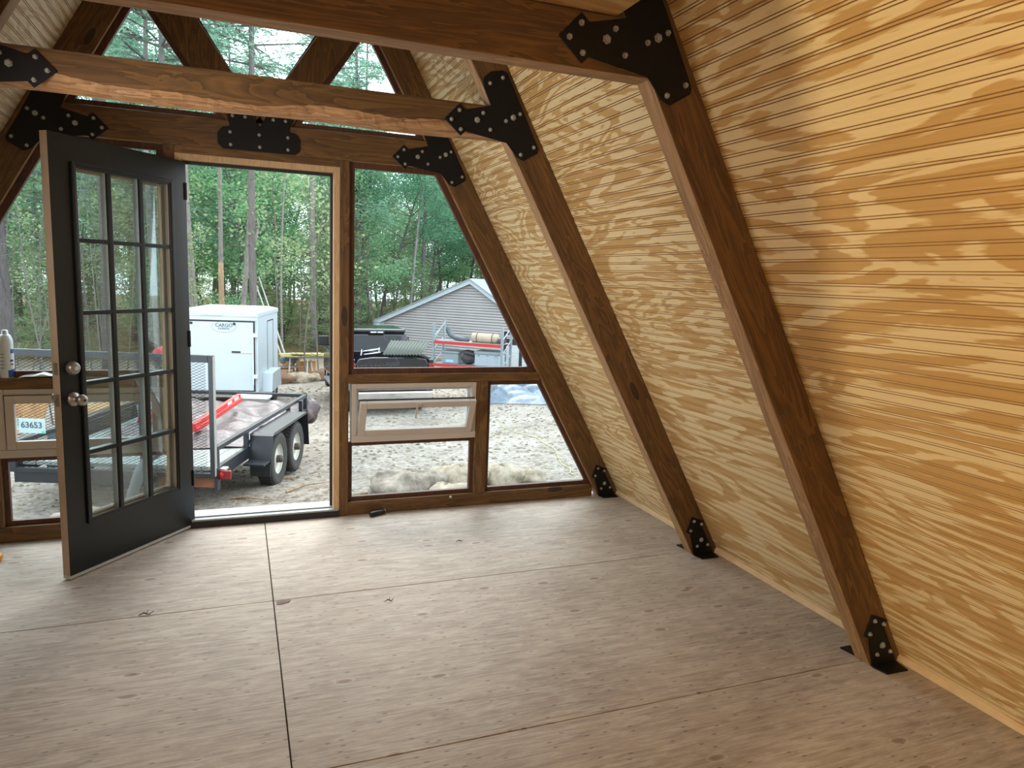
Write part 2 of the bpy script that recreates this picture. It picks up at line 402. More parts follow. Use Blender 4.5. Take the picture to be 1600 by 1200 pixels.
# ---------------------------------------------------------------- steel plates
BR = [(.738, 2.184), (.806, 2.255), (.832, 2.232), (.945, 2.250), (.914, 2.300), (.886, 2.357), (.916, 2.402), (.980, 2.420), (1.025, 2.410), (1.193, 2.097), (1.188, 2.075), (1.120, 2.036), (1.082, 2.051), (1.033, 2.108), (.835, 2.138), (.814, 2.117)]
BR = [(.738, 2.184), (.806, 2.255), (.832, 2.232), (.952, 2.262), (.917, 2.335), (.913, 2.376), (.945, 2.408), (1.001, 2.420), (1.027, 2.411), (1.193, 2.097), (1.189, 2.077), (1.120, 2.036), (1.084, 2.051), (1.033, 2.108), (.835, 2.138), (.814, 2.117)]
BB = [(1.004, 2.388), (.944, 2.357), (.805, 2.226), (.769, 2.183), (.813, 2.145), (.889, 2.193), (.916, 2.226), (.952, 2.157), (1.026, 2.203), (1.061, 2.222), (1.094, 2.241), (1.168, 2.1), (1.104, 2.062)]
BIG = {5, 9}
def bolt_mesh(r):
    m = MB().lathe([(r * 1.45, 0), (r * 1.45, .0022), (r, .0024), (r, .008), (r * .8, .0095)], (0, 0, 0), (0, -1, 0), 6)
    me = bpy.data.meshes.new('bolt'); me.from_pydata([tuple(p) for p in m.v], [], m.f); me.materials.append(m_bolt); return me
BM = bolt_mesh(.0066); BMB = bolt_mesh(.0098)
def add_bolts(parent, pts, y, big=()):
    for i, (x, z) in enumerate(pts):
        b = bpy.data.objects.new('bolt', BMB if i in big else BM); COL.objects.link(b); b.parent = parent
        b.location = Vector((x, y, z)) - ORG[parent.name]; b.rotation_euler = (0, i * .7, 0)
def place_plate(root, name, pts, y, t=.006):
    return MB().prism([(x, y, z) for x, z in pts], (0, -t, 0)).build(name, m_black, root, bevel=.0012, seg=1)
for i, y in enumerate(YF):
    for s in (1, -1):
        sd = 'right' if s > 0 else 'left'
        lab = {0: f'black steel T tie plate at {sd} end of the collar beam over the door',
               1: f'black arrow-shaped steel tie plate at {sd} end of the waney collar beam',
               2: f'large black arrow-shaped steel tie plate at {sd} end of nearest beam below loft'}[i]
        root = empty('tie_plate', (s * 1.0, y, 2.04), lab, 'bracket', 'black steel tie plates on the beam ends')
        place_plate(root, 'plate', [(s * x, z) for x, z in BR], y)
        add_bolts(root, [(s * x, z) for x, z in BB], y - .006, BIG)
# V plate over the door
root = empty('gusset_plate', (0, 0, 2.13), 'black steel gusset plate joining both diagonal struts above the doorway', 'bracket')
VP = [(-.217, 2.221), (-.192, 2.250), (-.155, 2.258), (-.172, 2.330), (-.165, 2.365), (-.100, 2.400), (-.062, 2.372), (-.003, 2.262), (.056, 2.372), (.095, 2.400), (.160, 2.365), (.168, 2.330), (.150, 2.256), (.188, 2.250), (.211, 2.223), (.211, 2.160), (.187, 2.136), (-.192, 2.136), (-.217, 2.163)]
place_plate(root, 'plate', VP, -.006)
add_bolts(root, [(-.154, 2.226), (-.152, 2.16), (-.004, 2.225), (-.002, 2.16), (.147, 2.225), (.147, 2.16), (-.140, 2.313), (-.076, 2.313), (.07, 2.313), (.135, 2.313)], -.012)
# feet
FT = [(2.206, .225), (2.290, .192), (2.279, .163), (2.362, .012), (2.362, .003), (2.238, .003), (2.204, .123), (2.176, .138)]
FB = [(2.221, .198), (2.272, .178), (2.203, .145), (2.279, .086), (2.325, .053), (2.255, .05)]
for i, y in enumerate(YF):
    for s in (1, -1):
        sd = 'right' if s > 0 else 'left'
        w = ['in the corner by the gable sill', 'holding the middle rafter to the floor', 'holding the nearest rafter to the floor'][i]
        root = empty('foot_bracket', (s * 2.28, y, 0), f'black steel arrow-shaped foot bracket {w}, {sd} side', 'bracket', 'black steel foot brackets')
        place_plate(root, 'plate', [(s * x, z) for x, z in FT], y)
        add_bolts(root, [(s * x, z) for x, z in FB], y - .006, {3})
        MB().prism([(s * 2.236, y, .0), (s * 2.362, y, .0), (s * 2.352, y - .075, .0), (s * 2.245, y - .072, .0), (s * 2.232, y - .02, 0)], (0, 0, .006)).build('base_flange', m_black, root)
        if i:
            MB().prism([(s * 2.236, y + TW, .0), (s * 2.362, y + TW, .0), (s * 2.352, y + TW + .07, .0), (s * 2.225, y + TW + .07, .0)], (0, 0, .006)).build('base_flange', m_black, root)
            MB().prism([(s * x, y + TW, z) for x, z in FT], (0, .006, 0)).build('plate', m_black, root)

# ---------------------------------------------------------------- glazed gable wall
wf = MB().box((-2.186, .0, .0), (-.49, TW, .083)).build('wall_front', m_tx, kind='structure', bevel=.003)
MB().box((.49, .0, .0), (2.186, TW, .083)).build('sill_plate', m_tx, wf, bevel=.003)
for s in (1, -1):
    a, b = sorted((s * .435, s * .490)); MB().box((a, -.001, 0), (b, TW, 2.134)).build('door_post', m_tz, wf, bevel=.003)
    a, b = sorted((s * .490, s * xin(.86))); MB().box((a, .0, .828), (b, TW, .884)).build('mid_rail', m_tx, wf, bevel=.003)
    a, b = sorted((s * 1.306, s * 1.386)); MB().box((a, .002, .083), (b, TW, .828)).build('mullion', m_tz, wf, bevel=.003)
MB().box((-.435, 0, 2.094), (.435, TW, 2.134)).build('door_header', m_tx, wf, bevel=.003)
for s in (1, -1):
    # diagonal strut, parallel edges, outward from the gusset to the rafter
    k2 = .673
    def ex(z, x0): return x0 + k2 * (z - 2.29)
    zt1, zt2 = 2.905, 3.17
    pts = [(s * -.030, .012, 2.29), (s * .170, .012, 2.29), (s * ex(2.912, .170), .012, 2.912), (s * (XI - K * 3.06) * 1.0, .012, 3.06), (s * ex(3.06, -.03), .012, 3.06)]
    MB().prism(pts, (0, TW - .014, 0)).build('diagonal_strut', m_tz, wf, bevel=.003)
def stops(poly, y=.030, w=.022, d=.028, mat=None, name='glazing_stop'):
    # frame of thin sticks just inside a polygon (x,z)
    n = len(poly); cx = sum(p[0] for p in poly) / n; cz = sum(p[1] for p in poly) / n
    mb = MB(); inn = []
    area = sum(poly[i][0] * poly[(i + 1) % n][1] - poly[(i + 1) % n][0] * poly[i][1] for i in range(n))
    sg = 1 if area > 0 else -1
    def off(i):
        a = Vector(poly[i - 1]); b = Vector(poly[i]); c = Vector(poly[(i + 1) % n])
        n1 = Vector((-(b - a).y, (b - a).x)).normalized() * sg; n2 = Vector((-(c - b).y, (c - b).x)).normalized() * sg
        bi = (n1 + n2).normalized(); return b + bi * (w / max(.3, bi.dot(n1)))
    inn = [off(i) for i in range(n)]
    for i in range(n):
        j = (i + 1) % n
        mb.prism([(poly[i][0], y, poly[i][1]), (poly[j][0], y, poly[j][1]), (inn[j].x, y, inn[j].y), (inn[i].x, y, inn[i].y)], (0, d, 0))
    return mb, inn
WN = [0]
def fixed_window(poly, w=.022, yg=.060, mat=None):
    WN[0] += 1
    mb, inn = stops(poly, .028, w, .03)
    fr = mb.build(f'window_{WN[0]}', mat or m_stop, kind='structure')
    MB().prism([(p[0], yg, p[1]) for p in poly], (0, .006, 0)).build('pane', m_glass, fr)
    return fr
for s in (1, -1):
    def P(x, z): return (s * x, z)
    fixed_window([P(.490, .884), P(xin(.884), .884), P(xin(2.134), 2.134), P(.490, 2.134)], .034)
    fixed_window([P(1.386, .083), P(xin(.083), .083), P(xin(.828), .828), P(1.386, .828)], .026)
    fixed_window([P(.490, .083), P(1.306, .083), P(1.306, .460), P(.490, .460)], .026)
    zt_ = 2.905; fixed_window([P(.170, 2.290), P(xin(2.290), 2.290), P(xin(zt_), zt_), P(ex(zt_, .170), zt_)], .03)
fixed_window([(-.004, 2.30), (.004, 2.30), (ex(3.06, -.03), 3.06), (xin(3.06), 3.06), (.02, XI / K - .04), (-.02, XI / K - .04), (-xin(3.06), 3.06), (-ex(3.06, -.03), 3.06)], .02)
# hopper windows
def hopper(s, tilt):
    WN[0] += 1
    x0, x1 = sorted((s * .508, s * 1.304))
    def ring(xa, xb, za, zb, w, ya, yb, mb):
        mb.box((xa, ya, za), (xa + w, yb, zb)).box((xb - w, ya, za), (xb, yb, zb)).box((xa + w, ya, za), (xb - w, yb, za + w)).box((xa + w, ya, zb - w), (xb - w, yb, zb))
        return mb
    fr = ring(x0, x1, .462, .826, .030, -.004, .070, MB())
    fr.box((x0, -.010, .462), (x1, .0, .505))
    fr = fr.build(f'window_{WN[0]}', m_vinyl, kind='structure', bevel=.003)
    ring(x0 + .03, x1 - .03, .492, .796, .018, .035, .065, MB()).build('inner_frame', m_spacer, fr)
    rot = Matrix.Rotation(tilt, 3, 'X'); pv = Vector(((x0 + x1) / 2, .0, .508))
    h = .245 if tilt else .285
    def rt(mb):
        mb.v = [pv + rot @ (p - pv) for p in mb.v]; return mb
    sa, sb = x0 + .036, x1 - .032
    sash = rt(ring(sa, sb, .508, .508 + h, .042, -.016, .014, MB())).build('sash', m_vinyl, fr, bevel=.003)
    rt(MB().box((sa + .042, -.004, .55), (sb - .042, .004, .508 + h - .042))).build('pane', m_glass, sash)
    rt(ring(sa + .004, sb - .004, .512, .508 + h + .004, .012, .014, .024, MB())).build('seal', m_rubber, sash)
    if tilt:
        xm = (x0 + x1) / 2 - .01; top = pv + rot @ (Vector((xm, -.018, .508 + h - .012)) - pv)
        MB().box((top.x - .018, top.y - .008, top.z - .008), (top.x + .018, top.y + .004, top.z + .01)).box((top.x - .012, top.y - .012, top.z - .085), (top.x - .003, top.y - .004, top.z), 0, Matrix.Rotation(.12, 3, 'Y'), tuple(top)).build('latch', m_vinyl, sash)
hopper(1, math.radians(25)); hopper(-1, 0.0)

# ---------------------------------------------------------------- door frame and door
df = MB().box((.400, .0, .03), (.435, .125, 2.094)).build('trim_1', m_jamb, kind='structure', bevel=.002)
MB().box((-.435, .0, .03), (-.400, .125, 2.094)).build('jamb', m_jamb, df, bevel=.002)
MB().box((-.400, .0, 2.062), (.400, .125, 2.094)).build('head_jamb', m_jamb, df, bevel=.002)
for a, b in (((.386, .048, .05), (.400, .075, 2.05)), ((-.400, .048, .05), (-.386, .075, 2.05)), ((-.400, .048, 2.045), (.400, .075, 2.062))):
    MB().box(a, b).build('weatherstrip', m_rubber, df)
MB().box((-.435, -.012, .0), (.435, .13, .036)).build('threshold_riser', m_rubber, df, bevel=.002)
MB().box((-.43, -.008, .036), (.43, .17, .048)).box((-.43, .03, .048), (.43, .06, .056)).build('threshold', m_alu, df, bevel=.002)
H = Vector((-.382, .012, 0)); FE = Vector((-.873, -.603, 0)); tv = (FE - H).normalized(); LEAF = .813
dn = Vector((-tv.y, tv.x, 0))            # turned towards the photographer?
if dn.dot(Vector((-.13, -4.35, 0)) - H) < 0: dn = -dn
DM = Matrix(((tv.x, dn.x, 0, H.x), (tv.y, dn.y, 0, H.y), (0, 0, 1, 0), (0, 0, 0, 1)))
# local: x along leaf from hinge, y out of the black face, z up
TH = .044
door = empty('door_1', tuple(H), kind='structure')
GX0, GX1, GZ0, GZ1 = .118, .695, .262, 1.925
slab = MB(DM)
def frame_face(mb, ya, yb, mi):
    mb.box((0, ya, .022), (GX0, yb, 2.052), mi).box((GX1, ya, .022), (LEAF, yb, 2.052), mi).box((GX0, ya, .022), (GX1, yb, GZ0), mi).box((GX0, ya, GZ1), (GX1, yb, 2.052), mi)
frame_face(slab, -TH + .0015, -.0015, 1); frame_face(slab, -.0015, 0, 0); frame_face(slab, -TH, -TH + .0015, 1)
slab.build('slab', [m_doorblk, m_primer], door)
lf = MB(DM)
def ringd(mb, a0, a1, c0, c1, w, ya, yb, mi=0):
    mb.box((a0, ya, c0), (a0 + w, yb, c1), mi).box((a1 - w, ya, c0), (a1, yb, c1), mi).box((a0 + w, ya, c0), (a1 - w, yb, c0 + w), mi).box((a0 + w, ya, c1 - w), (a1 - w, yb, c1), mi)
ringd(lf, GX0 - .014, GX1 + .014, GZ0 - .014, GZ1 + .014, .016, 0, .012); ringd(lf, GX0 - .002, GX1 + .002, GZ0 - .002, GZ1 + .002, .014, -.002, .008)
ringd(lf, GX0 - .002, GX1 + .002, GZ0 - .002, GZ1 + .002, .026, -TH - .01, -TH + .008, 1)
lf.build('lite_frame', [m_doorblk, m_primer], door, bevel=.002)
cx = [GX0 + (GX1 - GX0) * i / 3 for i in range(4)]; cz = [GZ0 + (GZ1 - GZ0) * i / 5 for i in range(6)]
for c in cx[1:3]:
    MB(DM).box((c - .011, -.012, GZ0), (c + .011, .004, GZ1), 0).box((c - .009, -TH, GZ0), (c + .009, -.0125, GZ1), 1).build('muntin', [m_doorblk, m_spacer], door, bevel=.002)
for c in cz[1:5]:
    for i in range(3):
        MB(DM).box((cx[i] + .011, -.012, c - .010), (cx[i + 1] - .011, .003, c + .010), 0).box((cx[i] + .011, -TH, c - .008), (cx[i + 1] - .011, -.0125, c + .008), 1).build('muntin', [m_doorblk, m_spacer], door, bevel=.002)
for i in range(3):
    for j in range(5):
        MB(DM).box((cx[i] + .01, -.020, cz[j] + .009), (cx[i + 1] - .01, -.015, cz[j + 1] - .009)).build('pane', m_dglass, door)
def dpt(x, y, z): return DM @ Vector((x, y, z))
kb = MB().lathe([(.034, 0), (.034, .006), (.030, .012), (.018, .016), (.012, .022), (.012, .034), (.022, .040), (.027, .050), (.026, .060), (.019, .067), (.008, .069)], dpt(.750, 0, .863), dn, 24).build('knob', m_nickel, door, smooth=True)
MB().lathe([(.006, 0), (.006, .002)], dpt(.750, .069, .863), dn, 12).build('keyhole', m_rubber, kb)
dbl = MB().lathe([(.033, 0), (.033, .008), (.030, .018), (.026, .026), (.020, .029), (.012, .029)], dpt(.752, 0, 1.009), dn, 24).build('deadbolt', m_nickel, door, smooth=True)
MB().lathe([(.010, 0), (.010, .003), (.004, .004)], dpt(.752, .029, 1.009), dn, 12).build('keyhole', m_spacer, dbl)
MB().lathe([(.030, 0), (.030, .006), (.024, .012), (.012, .018), (.012, .034), (.026, .042), (.026, .060), (.010, .067)], dpt(.750, -TH, .863), -dn, 20).build('inner_knob', m_nickel, door, smooth=True)
for z, nm in ((.863, 'latch_plate'), (1.009, 'strike_plate')):
    MB(DM).box((LEAF, -.034, z - .028), (LEAF + .0015, -.010, z + .028)).box((LEAF, -.028, z - .012), (LEAF + (.012 if z < 1 else .003), -.016, z + .012)).build(nm, m_nickel, door)
MB(DM).box((.0, -TH, .006), (LEAF, -.002, .022)).build('door_sweep', m_spacer, door)
for z in (.25, 1.05, 1.85):
    MB().lathe([(.007, 0), (.007, .09)], (H.x - .002, H.y - .006, z), (0, 0, 1), 10).build('hinge', m_doorblk, door)

# ---------------------------------------------------------------- small things indoors
m_canwhite = plain('white_can_paint', (206, 214, 216), .35, .1, .02); m_canblue = plain('blue_can_print', (28, 66, 140), .35); m_red = plain('red_print', (190, 40, 44), .4)
m_label = plain('grey_print', (150, 156, 160), .5)
can = empty('spray_can', (-1.258, .035, .8845), 'white aerosol can with blue print standing on the left mid rail', 'spray can')
cc = Vector((-1.258, .035, .8845))
MB().lathe([(.031, 0), (.033, .003), (.033, .19), (.030, .205), (.022, .222), (.017, .226)], cc, (0, 0, 1), 24).build('body', m_canwhite, can, smooth=True)
MB().lathe([(.017, .226), (.015, .228), (.013, .246), (.006, .249)], cc, (0, 0, 1), 16).build('cap', m_canwhite, can, smooth=True)
def canpatch(a0, a1, z0, z1, mat, nm, slant=0):
    mb = MB(); mb.grid(lambda u, v: (cc.x + .0334 * math.cos(a0 + (a1 - a0) * u), cc.y + .0334 * math.sin(a0 + (a1 - a0) * u), cc.z + z0 + (z1 - z0) * v * (1 - slant * u)), 8, 2)
    mb.build(nm, mat, can)
canpatch(-1.2, .6, .004, .04, m_canblue, 'blue_band', -.3); canpatch(-.75, .3, .128, .150, m_canblue, 'blue_emblem')
canpatch(-.85, -.25, .085, .096, m_canblue, 'blue_lettering'); canpatch(-.8, -.3, .066, .076, m_red, 'red_mark')
for k in range(5): canpatch(-2.3, -1.6, .05 + k * .018, .056 + k * .018, m_label, 'small_print')
m_plast = plain('white_plastic_film', (206, 216, 218), .3, 0, .04, 20)
mb = MB()
def bagf(u, v):
    h = .022 * math.sin(math.pi * min(1, max(0, u))) ** .5 * (.4 + .6 * math.sin(math.pi * v) ** .6) * (1 + .35 * math.sin(u * 17 + v * 5) * math.sin(v * 9))
    return (-1.205 + .24 * u + .008 * math.sin(v * 8), -.004 + .068 * v + .006 * math.sin(u * 11), .8848 + max(.0008, h))
mb.grid(bagf, 26, 10)
bag = mb.build('plastic_bag', m_plast, smooth=True); md = bag.modifiers.new('solid', 'SOLIDIFY'); md.thickness = .0008
tag(bag, 'flat crumpled white plastic bag lying on the left mid rail', 'plastic bag')
m_yel = plain('yellow_plastic', (214, 150, 30), .45)
yt = empty('tape_measure', (-1.30, -.26, .0), 'yellow tool lying on the floor at the left edge below the gable', 'tool')
MB().box((-1.335, -.295, .0), (-1.252, -.235, .036)).build('case', m_yel, yt, bevel=.012, seg=3)
MB().box((-1.34, -.298, .012), (-1.29, -.232, .024)).build('grip_band', m_rubber, yt, bevel=.003)
m_blkpl = plain('black_plastic', (22, 22, 24), .4)
bt = empty('pocket_torch', (.665, -.045, 0), 'small black torch lying on the floor against the sill beside the door post', 'torch')
q = Matrix.Rotation(.45, 3, 'Z')
MB().tube([Vector((.665, -.045, .016)) + q @ Vector((d, 0, 0)) for d in (-.055, -.05, .04, .05)], [.013, .0155, .0155, .012], 12).build('body', m_blkpl, bt, smooth=True)
MB().tube([Vector((.665, -.045, .016)) + q @ Vector((d, 0, 0)) for d in (.05, .056)], [.0125, .0125], 12).build('end_cap', m_nickel, bt)
MB().lathe([(.008, 0), (.008, .006), (.004, .007)], (1.146, .03, .083), (0, 0, 1), 8)
tag(MB().lathe([(.009, 0), (.009, .006), (.005, .008), (.005, .022), (.003, .023)], (1.146, -.012, .0725), (0, -1, .25), 8).build('screw', m_bolt), 'small bright bolt head sticking out of the right sill plate', 'bolt')
m_chip = plain('dark_wood_scrap', (78, 62, 54), .9)
for (x, y, sc, lab) in ((-.52, -1.10, .03, 'dark curled splinter on the floor in front of the open door'), (.50, -1.26, .022, 'grey lint tuft on the floor right of the centre seam'), (1.03, -.62, .02, 'tiny dark scrap on the floor towards the middle rafter')):
    mb = MB(); mb.tube([(x - sc, y, .004), (x - sc * .3, y + sc * .3, .010), (x + sc * .4, y - sc * .1, .005), (x + sc, y + sc * .5, .012)], [.0015, .003, .0025, .001], 5)
    mb.tube([(x, y, .006), (x + sc * .2, y + sc * .6, .016)], [.002, .001], 5)
    tag(mb.build('wood_splinter', m_chip), lab, 'scrap')
# splintered dark chip where four sheets meet
mb = MB().prism([(.012, -1.112, .0), (.075, -1.112, 0), (.068, -1.135, 0), (.03, -1.150, 0), (.012, -1.145, 0)], (0, 0, .0012)); mb.build('chipped_corner', plain('grey_chip', (116, 98, 98), .8), floor)
# ================================================================ OUTDOORS
PY = [-50, 1, 3, 5, 10, 15, 20, 26, 60, 200]; PZ = [-.75, -.75, -.95, -1.2, -1.65, -2.0, -2.25, -2.4, -2.6, -2.9]
def gz(y): return float(np.interp(y, PY, PZ))
def hz(x, y): return gz(y) + .035 * math.sin(x * 1.3 + y * .7) * math.sin(y * 1.1 - x * .4) + .015 * math.sin(x * 3.7 + 1) * math.sin(y * 3.1)
t = NT('dry_dirt'); o = t.obj()
n1 = t.noise(o, .35, 4, .6); n2 = t.noise(o, 11, 7, .75); n3 = t.noise(t.comb(t.math('MULTIPLY', t.dot(o, (1, 0, 0)), 1.0), t.math('MULTIPLY', t.dot(o, (0, 1, 0)), 2.4), 0.0), 16, 3, .6)
col = t.ramp(t.math('ADD', t.math('MULTIPLY', n1, .4), t.math('MULTIPLY', n2, .6)), [(.36, (98, 90, 80)), (.5, (148, 140, 129)), (.62, (182, 176, 166))])
col = t.mix(t.ramp(n3, [(.56, (0, 0, 0, 1)), (.66, (.6, .6, .6, 1))]), col, lin((80, 68, 57)))
yy = t.dot(o, (0, 1, 0)); ff = t.ramp(t.math('ADD', t.math('MULTIPLY', t.math('SUBTRACT', yy, 22), .10), t.math('SUBTRACT', n1, .5), True), [(.3, (0, 0, 0, 1)), (.8, (1, 1, 1, 1))])
col = t.mix(ff, col, t.ramp(n2, [(.35, (88, 74, 52)), (.6, (128, 116, 78)), (.75, (100, 118, 66))]))
t.bump(t.math('ADD', n2, t.math('MULTIPLY', n3, .5)), .8, .06)
m_dirt = t.out(col, .95, spec=.15)
xs_ = np.concatenate([np.linspace(-60, -9, 18), np.linspace(-8, 14, 89), np.linspace(15, 80, 18)]); ys_ = np.concatenate([np.linspace(.125, 24, 110), np.linspace(25, 110, 24)])
vs = [(x, y, hz(x, y)) for y in ys_ for x in xs_]; nx = len(xs_)
fs = [(j*nx+i, j*nx+i+1, (j+1)*nx+i+1, (j+1)*nx+i) for j in range(len(ys_) - 1) for i in range(nx - 1)]
g = MB().add(vs, fs).build('ground', m_dirt, org=(0, 0, 0), smooth=True, kind='structure')
# pebbles and twigs too small to count
mb = MB()
def pebble(mb, x, y, r):
    z = hz(x, y); a = random.random() * 6
    vs = [(x + r * math.cos(a + k * 1.26) * random.uniform(.7, 1.2), y + r * math.sin(a + k * 1.26) * random.uniform(.7, 1.2), z + r * .1) for k in range(5)] + [(x + r * .1, y, z + r * random.uniform(.4, .8))]
    mb.add(vs, [(0, 1, 5), (1, 2, 5), (2, 3, 5), (3, 4, 5), (4, 0, 5)])
for _ in range(5200):
    y = 2.0 + 18 * random.random() ** 1.6; x = random.uniform(-5, 9)
    pebble(mb, x, y, random.uniform(.012, .04) * (1 + y * .04))
for _ in range(900):
    y = 2.2 + 14 * random.random() ** 1.5; x = random.uniform(-5, 8); a = random.random() * 6.3; L = random.uniform(.06, .3)
    mb.tube([(x, y, hz(x, y) + .008), (x + L * math.cos(a), y + L * math.sin(a), hz(x + L * math.cos(a), y + L * math.sin(a)) + .012)], [.004, .002], 3)
tag(mb.build('gravel', plain('mixed_pebbles', (112, 101, 86), .95, 0, .35, 1.3), smooth=False), 'scattered small pebbles and twigs over the dirt yard', 'gravel', kind='stuff')

# --- boulders by the cabin
def stone(x, y, rx, ry, rz, seed, mat, label, name='boulder', cat='boulder', group=None, rot=0):
    r0 = random.Random(seed); mb = MB(); ph = [r0.uniform(0, 6) for _ in range(6)]
    def f(u, v):
        th = u * 2 * math.pi; p = (v - .5) * math.pi
        d = 1 + .13 * math.sin(3 * th + ph[0]) * math.cos(p) + .10 * math.sin(5 * p + ph[1] + 2 * th) + .06 * math.sin(7 * th + ph[2]) * math.cos(3 * p)
        X = rx * d * math.cos(p) * math.cos(th); Y = ry * d * math.cos(p) * math.sin(th); Z = rz * d * math.sin(p)
        c, s_ = math.cos(rot), math.sin(rot)
        return (x + X * c - Y * s_, y + X * s_ + Y * c, hz(x, y) + rz * .55 + Z)
    mb.grid(f, 20, 12); o = mb.build(name, mat, smooth=True); tag(o, label, cat, group); return o
def rockm(name, a, b):
    t = NT(name); o = t.obj(); n = t.noise(o, 7, 6, .65); t.bump(n, .5, .03)
    return t.out(t.ramp(n, [(.35, a), (.65, b)]), .9, spec=.2)
m_rk1 = rockm('grey_granite', (92, 82, 74), (148, 137, 124)); m_rk2 = rockm('sandy_granite', (114, 102, 86), (164, 153, 134))
stone(1.62, 3.30, .46, .30, .22, 1, m_rk1, 'long grey boulder with a dark end outside the lower right window')
stone(2.30, 3.55, .42, .30, .20, 2, m_rk2, 'pale boulder just left of the mullion outside lower right window')
stone(2.02, 3.05, .30, .22, .13, 3, m_rk2, 'small tan stone in front of the pale boulder, at the sill', 'stone', 'stone')
stone(2.86, 3.62, .26, .22, .17, 4, m_rk2, 'rounded tan boulder just right of the mullion outside', 'boulder', 'boulder')
stone(3.25, 3.75, .22, .18, .12, 5, m_rk2, 'small pale stone, rightmost by the lower corner window', 'stone', 'stone')
stone(-1.42, 2.75, .34, .22, .14, 6, m_rk1, 'grey stone outside the lower left window', 'stone', 'stone')
# --- sticks
m_stick = bark_mat('bare_stick', (92, 72, 54), (150, 128, 104))
for (x, y, a, L, lab) in ((-.02, 3.95, -.5, .5, 'dark bent stick on the dirt just outside the doorway'), (.62, 4.35, .75, .75, 'forked pale branch on dirt at right of the doorway'), (.35, 5.0, 2.4, .4, 'short stick lying behind the pale branch'), (1.32, 3.55, .15, .6, 'thin dark twig outside window beside the grey boulder'), (2.75, 5.4, -.2, .35, 'short dark stick on the dirt beyond the mullion'), (-1.9, 3.0, .1, .5, 'flat dark stick outside the lower left window')):
    mb = MB(); pts = []
    for i in range(6):
        u = i / 5; px = x + L * (u - .5) * math.cos(a) + .03 * math.sin(u * 7 + x) ; py = y + L * (u - .5) * math.sin(a) + .03 * math.sin(u * 5 + 1)
        pts.append((px, py, hz(px, py) + .016 + .02 * math.sin(u * 3.1)))
    mb.tube(pts, [.016, .015, .013, .011, .008, .004], 5)
    mb.tube([pts[2], (pts[2][0] + .12 * math.cos(a + .8), pts[2][1] + .12 * math.sin(a + .8), pts[2][2] + .03)], [.008, .003], 4)
    tag(mb.build('stick', m_stick), lab, 'stick', 'sticks on the dirt')
# --- rope
cu = [(5.42, 10.95), (5.1, 9.6), (4.96, 8.71), (5.15, 8.0), (5.05, 7.5), (4.75, 6.3), (4.38, 5.08), (4.22, 4.5), (3.96, 3.81)]
pts = []
for i in range(len(cu) - 1):
    for k in range(4):
        u = k / 4; x = cu[i][0] * (1 - u) + cu[i + 1][0] * u; y = cu[i][1] * (1 - u) + cu[i + 1][1] * u
        pts.append((x + .03 * math.sin(i * 4 + k), y, hz(x, y) + .010))
tag(MB().tube(pts, .007, 6).build('extension_cord', plain('pale_yellow_cord', (172, 164, 108), .6), smooth=True), 'pale yellow cord snaking across the dirt toward the right corner', 'cord')
# ---------------------------------------------------------------- utility trailer
m_tblk = plain('worn_black_trailer_steel', (28, 32, 38), .36, .1, .25, 5, .6)
m_trust = plain('rusty_steel', (104, 66, 44), .85, .1, .3, 9)
m_tdeck = timber('weathered_deck_plank', (0, 1, 0), (1, 0, 0), (112, 117, 112), (160, 167, 162), .9, knots=False)
m_tire = plain('tyre_rubber', (46, 45, 43), .85, 0, .2, 40)
m_rim = plain('white_steel_rim', (170, 170, 160), .5, .1, .06)
m_galvd = plain('dull_galvanised', (140, 140, 134), .6, .3)
m_hub = plain('grimy_hub', (74, 66, 60), .6, .3)
m_lamp = plain('red_lens', (112, 8, 12), .3)
TM = Matrix(((.940, .342, 0, -.36), (-.342, .940, 0, 3.62), (0, 0, 1, 0), (0, 0, 0, 1)))
def TP(b, a, z): return TM @ Vector((b, a, z))
tr = empty('utility_trailer', tuple(TP(-1.05, 1.8, -1.2)), 'black tandem axle utility trailer with a tall mesh ramp gate', 'trailer')
TWD = 2.12; TL = 3.55
nb = 13
for i in range(nb):
    b0 = -TWD + .03 + (TWD - .06) * i / nb
    MB(TM).box((b0 + .004, .05, -.645 + random.uniform(-.002, .002)), (b0 + (TWD - .06) / nb - .004, TL - .03, -.605)).build('deck_plank', m_tdeck, tr)
for b in (-TWD, -.05):
    MB(TM).box((b, 0, -.74), (b + .05, TL, -.60)).build('side_channel', m_tblk, tr, bevel=.004)
    MB(TM).box((b, .02, -.425), (b + .05, TL, -.375)).build('top_rail', m_tblk, tr, bevel=.004)
    for a in (.02, .92, 2.62, TL - .05):
        MB(TM).box((b, a, -.60), (b + .05, a + .05, -.425)).build('rail_post', m_tblk, tr)
MB(TM).box((-TWD, TL - .05, -.425), (0, TL, -.375)).build('front_rail', m_tblk, tr, bevel=.004)
MB(TM).box((-TWD, TL - .05, -.74), (0, TL, -.60)).build('front_channel', m_tblk, tr)
MB(TM).box((-TWD, -.02, -.82), (-.62, .06, -.70)).build('rear_bumper', m_tblk, tr, bevel=.004)
MB(TM).box((-.62, -.018, -.815), (0, .06, -.70)).build('rusty_bumper_end', m_trust, tr, bevel=.004)
MB(TM).box((-.02, -.03, -.84), (.012, .05, -.60)).build('corner_gusset', m_tblk, tr)
MB(TM).box((.005, 3.05, -.80), (.055, 3.10, -.40)).build('stake_post', m_tblk, tr)
for i in range(5): MB(TM).box((-TWD + .05, .5 + i * .65, -.72), (-.05, .55 + i * .65, -.645)).build('cross_member', m_tblk, tr)
MB(TM).tube([TP(-.3, TL, -.68), TP(-1.06, TL + 1.2, -.70)], .04, 8) 
